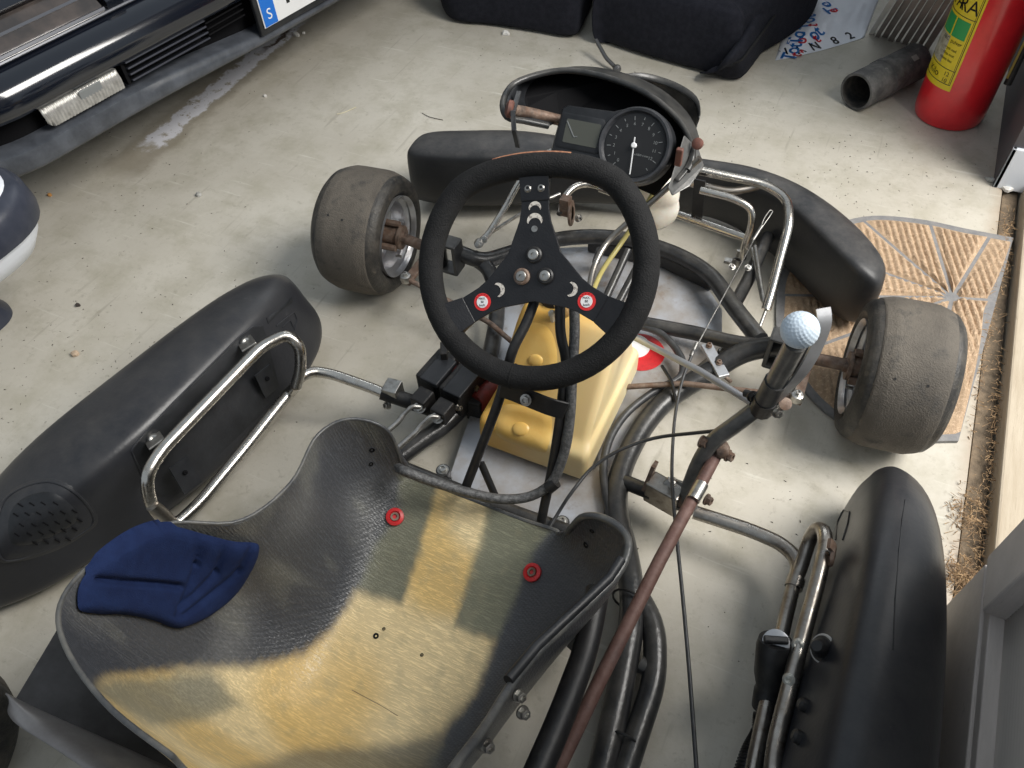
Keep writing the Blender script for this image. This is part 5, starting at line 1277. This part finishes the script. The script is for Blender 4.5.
# ================================================================== BLACK PIPE
ppm = mat('dusty_black_pipe', (.06,.06,.06), .7, 0, (.15,.145,.14), 26, (.4,.65), .3, 90, c3=(.34,.32,.29), s3=60, m3=(.62,.75), stretch=(1,1,1))
q0, q1 = P(856,92,.047), P(915,62,.047)
PI = G().lathe([(.040,0),(.0455,0),(.0465,.002),(.0465,(q1-q0).length),(.040,(q1-q0).length)], q0, q1-q0, 44, capend=False)
k0 = len(PI.v)
PI = PI.build('pipe', ppm, None, ang=40)
tag(PI, 'short black dusty plastic pipe lying by the red extinguisher', 'pipe')
G().lathe([(.0402,.0),(.0402,(q1-q0).length)], q0, q1-q0, 44, capend=False).build('pipe_bore', mat('pipe_bore_dark', (.02,.02,.02), .8, c2=(.08,.07,.06), scale=40), PI, fixn=False)
ax_ = (q1-q0).normalized()
G().lathe([(.047,.09),(.0485,.091),(.0485,.112),(.047,.113)], q0, ax_, 44, capend=False).build('pipe_collar', ppm, PI)
pp = bvh_of(PI); l, n2 = hit(pp, 915, 58)
if l: G().box(l+n2*.001, (.018,.014,.002), Matrix((ax_, n2.cross(ax_), n2)).transposed()).build('tape_scrap', mat('tape_grey', (.33,.32,.29), .6), PI, smooth=False)
# ================================================================== FIRE EXTINGUISHER
ec = P(948, 110); ec = Vector((.517, 1.052, 0)); ER = .0815
exm = mat('extinguisher_red', (.80,.018,.028), .30, 0, (.60,.010,.018), 8, (.4,.7), coat=.6, c3=(.75,.35,.32), s3=160, m3=(.75,.8))
EX = G().lathe([(.0001,.006),(.060,.004),(.070,.0),(.077,.003),(ER-.001,.014),(ER,.028),(ER,.46),(.078,.49),(.06,.515),(.03,.535),(.022,.54),(.022,.57),(.0001,.57)], ec, (0,0,1), 64, capend=False).build('fire_extinguisher', exm, None, ang=40)
tag(EX, 'red fire extinguisher with yellow label standing against the right wall', 'fire extinguisher')
G().box(ec+Vector((0,0,.60)), (.03,.12,.02)).build('carry_handle', K['black'], EX, bevel=.003)
G().tube([ec+Vector((.02,.02,.58)), ec+Vector((.095,.03,.5)), ec+Vector((.098,.02,.25)), ec+Vector((.096,.0,.10))], .009, 12, .03).build('hose', K['hose'], EX)
G().tube([ec+Vector((.088,-.012,.12)), ec+Vector((.088,-.012,.40))], .0028, 8, 0).build('yellow_cord', mat('cord_yellow', (.65,.5,.12), .5), EX)
toC = (CAM-ec); a_c = math.atan2(toC.y, toC.x)    # azimuth facing the camera
def ecyl(a, z, d=.0): return ec+Vector((cos(a)*(ER+d), sin(a)*(ER+d), z))
def epatch(name, a0, a1, z0, z1, mt, par, d=.0008, na=16):
    g = G(); vs = []; 
    for i in range(na+1):
        a = a0+(a1-a0)*i/na; vs += [ecyl(a, z0, d), ecyl(a, z1, d), ecyl(a, z1, .0), ecyl(a, z0, .0)]
    fs = []
    for i in range(na):
        for k in range(4): l = (k+1) % 4; fs.append((i*4+k, (i+1)*4+k, (i+1)*4+l, i*4+l))
    fs += [(0,1,2,3), (na*4+3, na*4+2, na*4+1, na*4)]
    return g.add(vs, fs).build(name, mt, par, smooth=True, ang=40)
# label right edge sits left of centre as seen; angles decrease towards the viewer's right... a increases clockwise seen from above? tune by a_c
aR = a_c-.18; aL = a_c-1.75
yel = mat('label_yellow', (.80,.62,.02), .4, 0, (.72,.55,.02), 30, (.4,.7))
LB = epatch('label', aL, aR, .098, .40, yel, EX, na=30)
def eline(a0, z0, a1, z1, w_=.0008, n=10):
    return G().tube([ecyl(a0+(a1-a0)*i/n, z0+(z1-z0)*i/n, .0009) for i in range(n+1)], w_, 6, 0).build('label_line', K['black'], LB)
eline(aR-.07,.112,aR-.07,.40); eline(aL+.07,.112,aR-.07,.112); eline(aL+.07,.145,aR-.07,.145); eline(aL+.07,.262,aR-.07,.262)
eline(aR-.11,.112,aR-.11,.40,.0005)
def etext(s_, am, zc, size, mt=K['black']):
    def wf(co): return ecyl(am+co.x/ER, zc+co.y, .0014)
    text('label_lettering', s_, size, ecyl(am, zc), (1,0,0), (0,0,1), mt, LB, warp=wf)
etext('RA', aR-.42, .285, .042); etext('NTA', aR-1.1, .285, .042)
epatch('label_panel', aR-.62, aR-.17, .215, .255, mat('label_green', (.02,.33,.08), .4), LB, .0014)
epatch('label_panel', aR-1.15, aR-.68, .215, .255, MATS['label_green'], LB, .0014)
etext('12', aR-.28, .134, .014); etext('10', aR-.28, .119, .014); etext('Kilo', aR-.75, .127, .022)
etext('ABC  pulver', aR-.55, .205, .012); etext('- tryck ned', aR-.5, .188, .009); etext('- rikta mot', aR-.5, .176, .009); etext('eldens bas', aR-.5, .164, .009)
epatch('label_photo', aR-1.5, aR-.62, .150, .212, mat('label_pale', (.50,.47,.36), .5, c2=(.25,.22,.15), scale=60), LB, .0013)
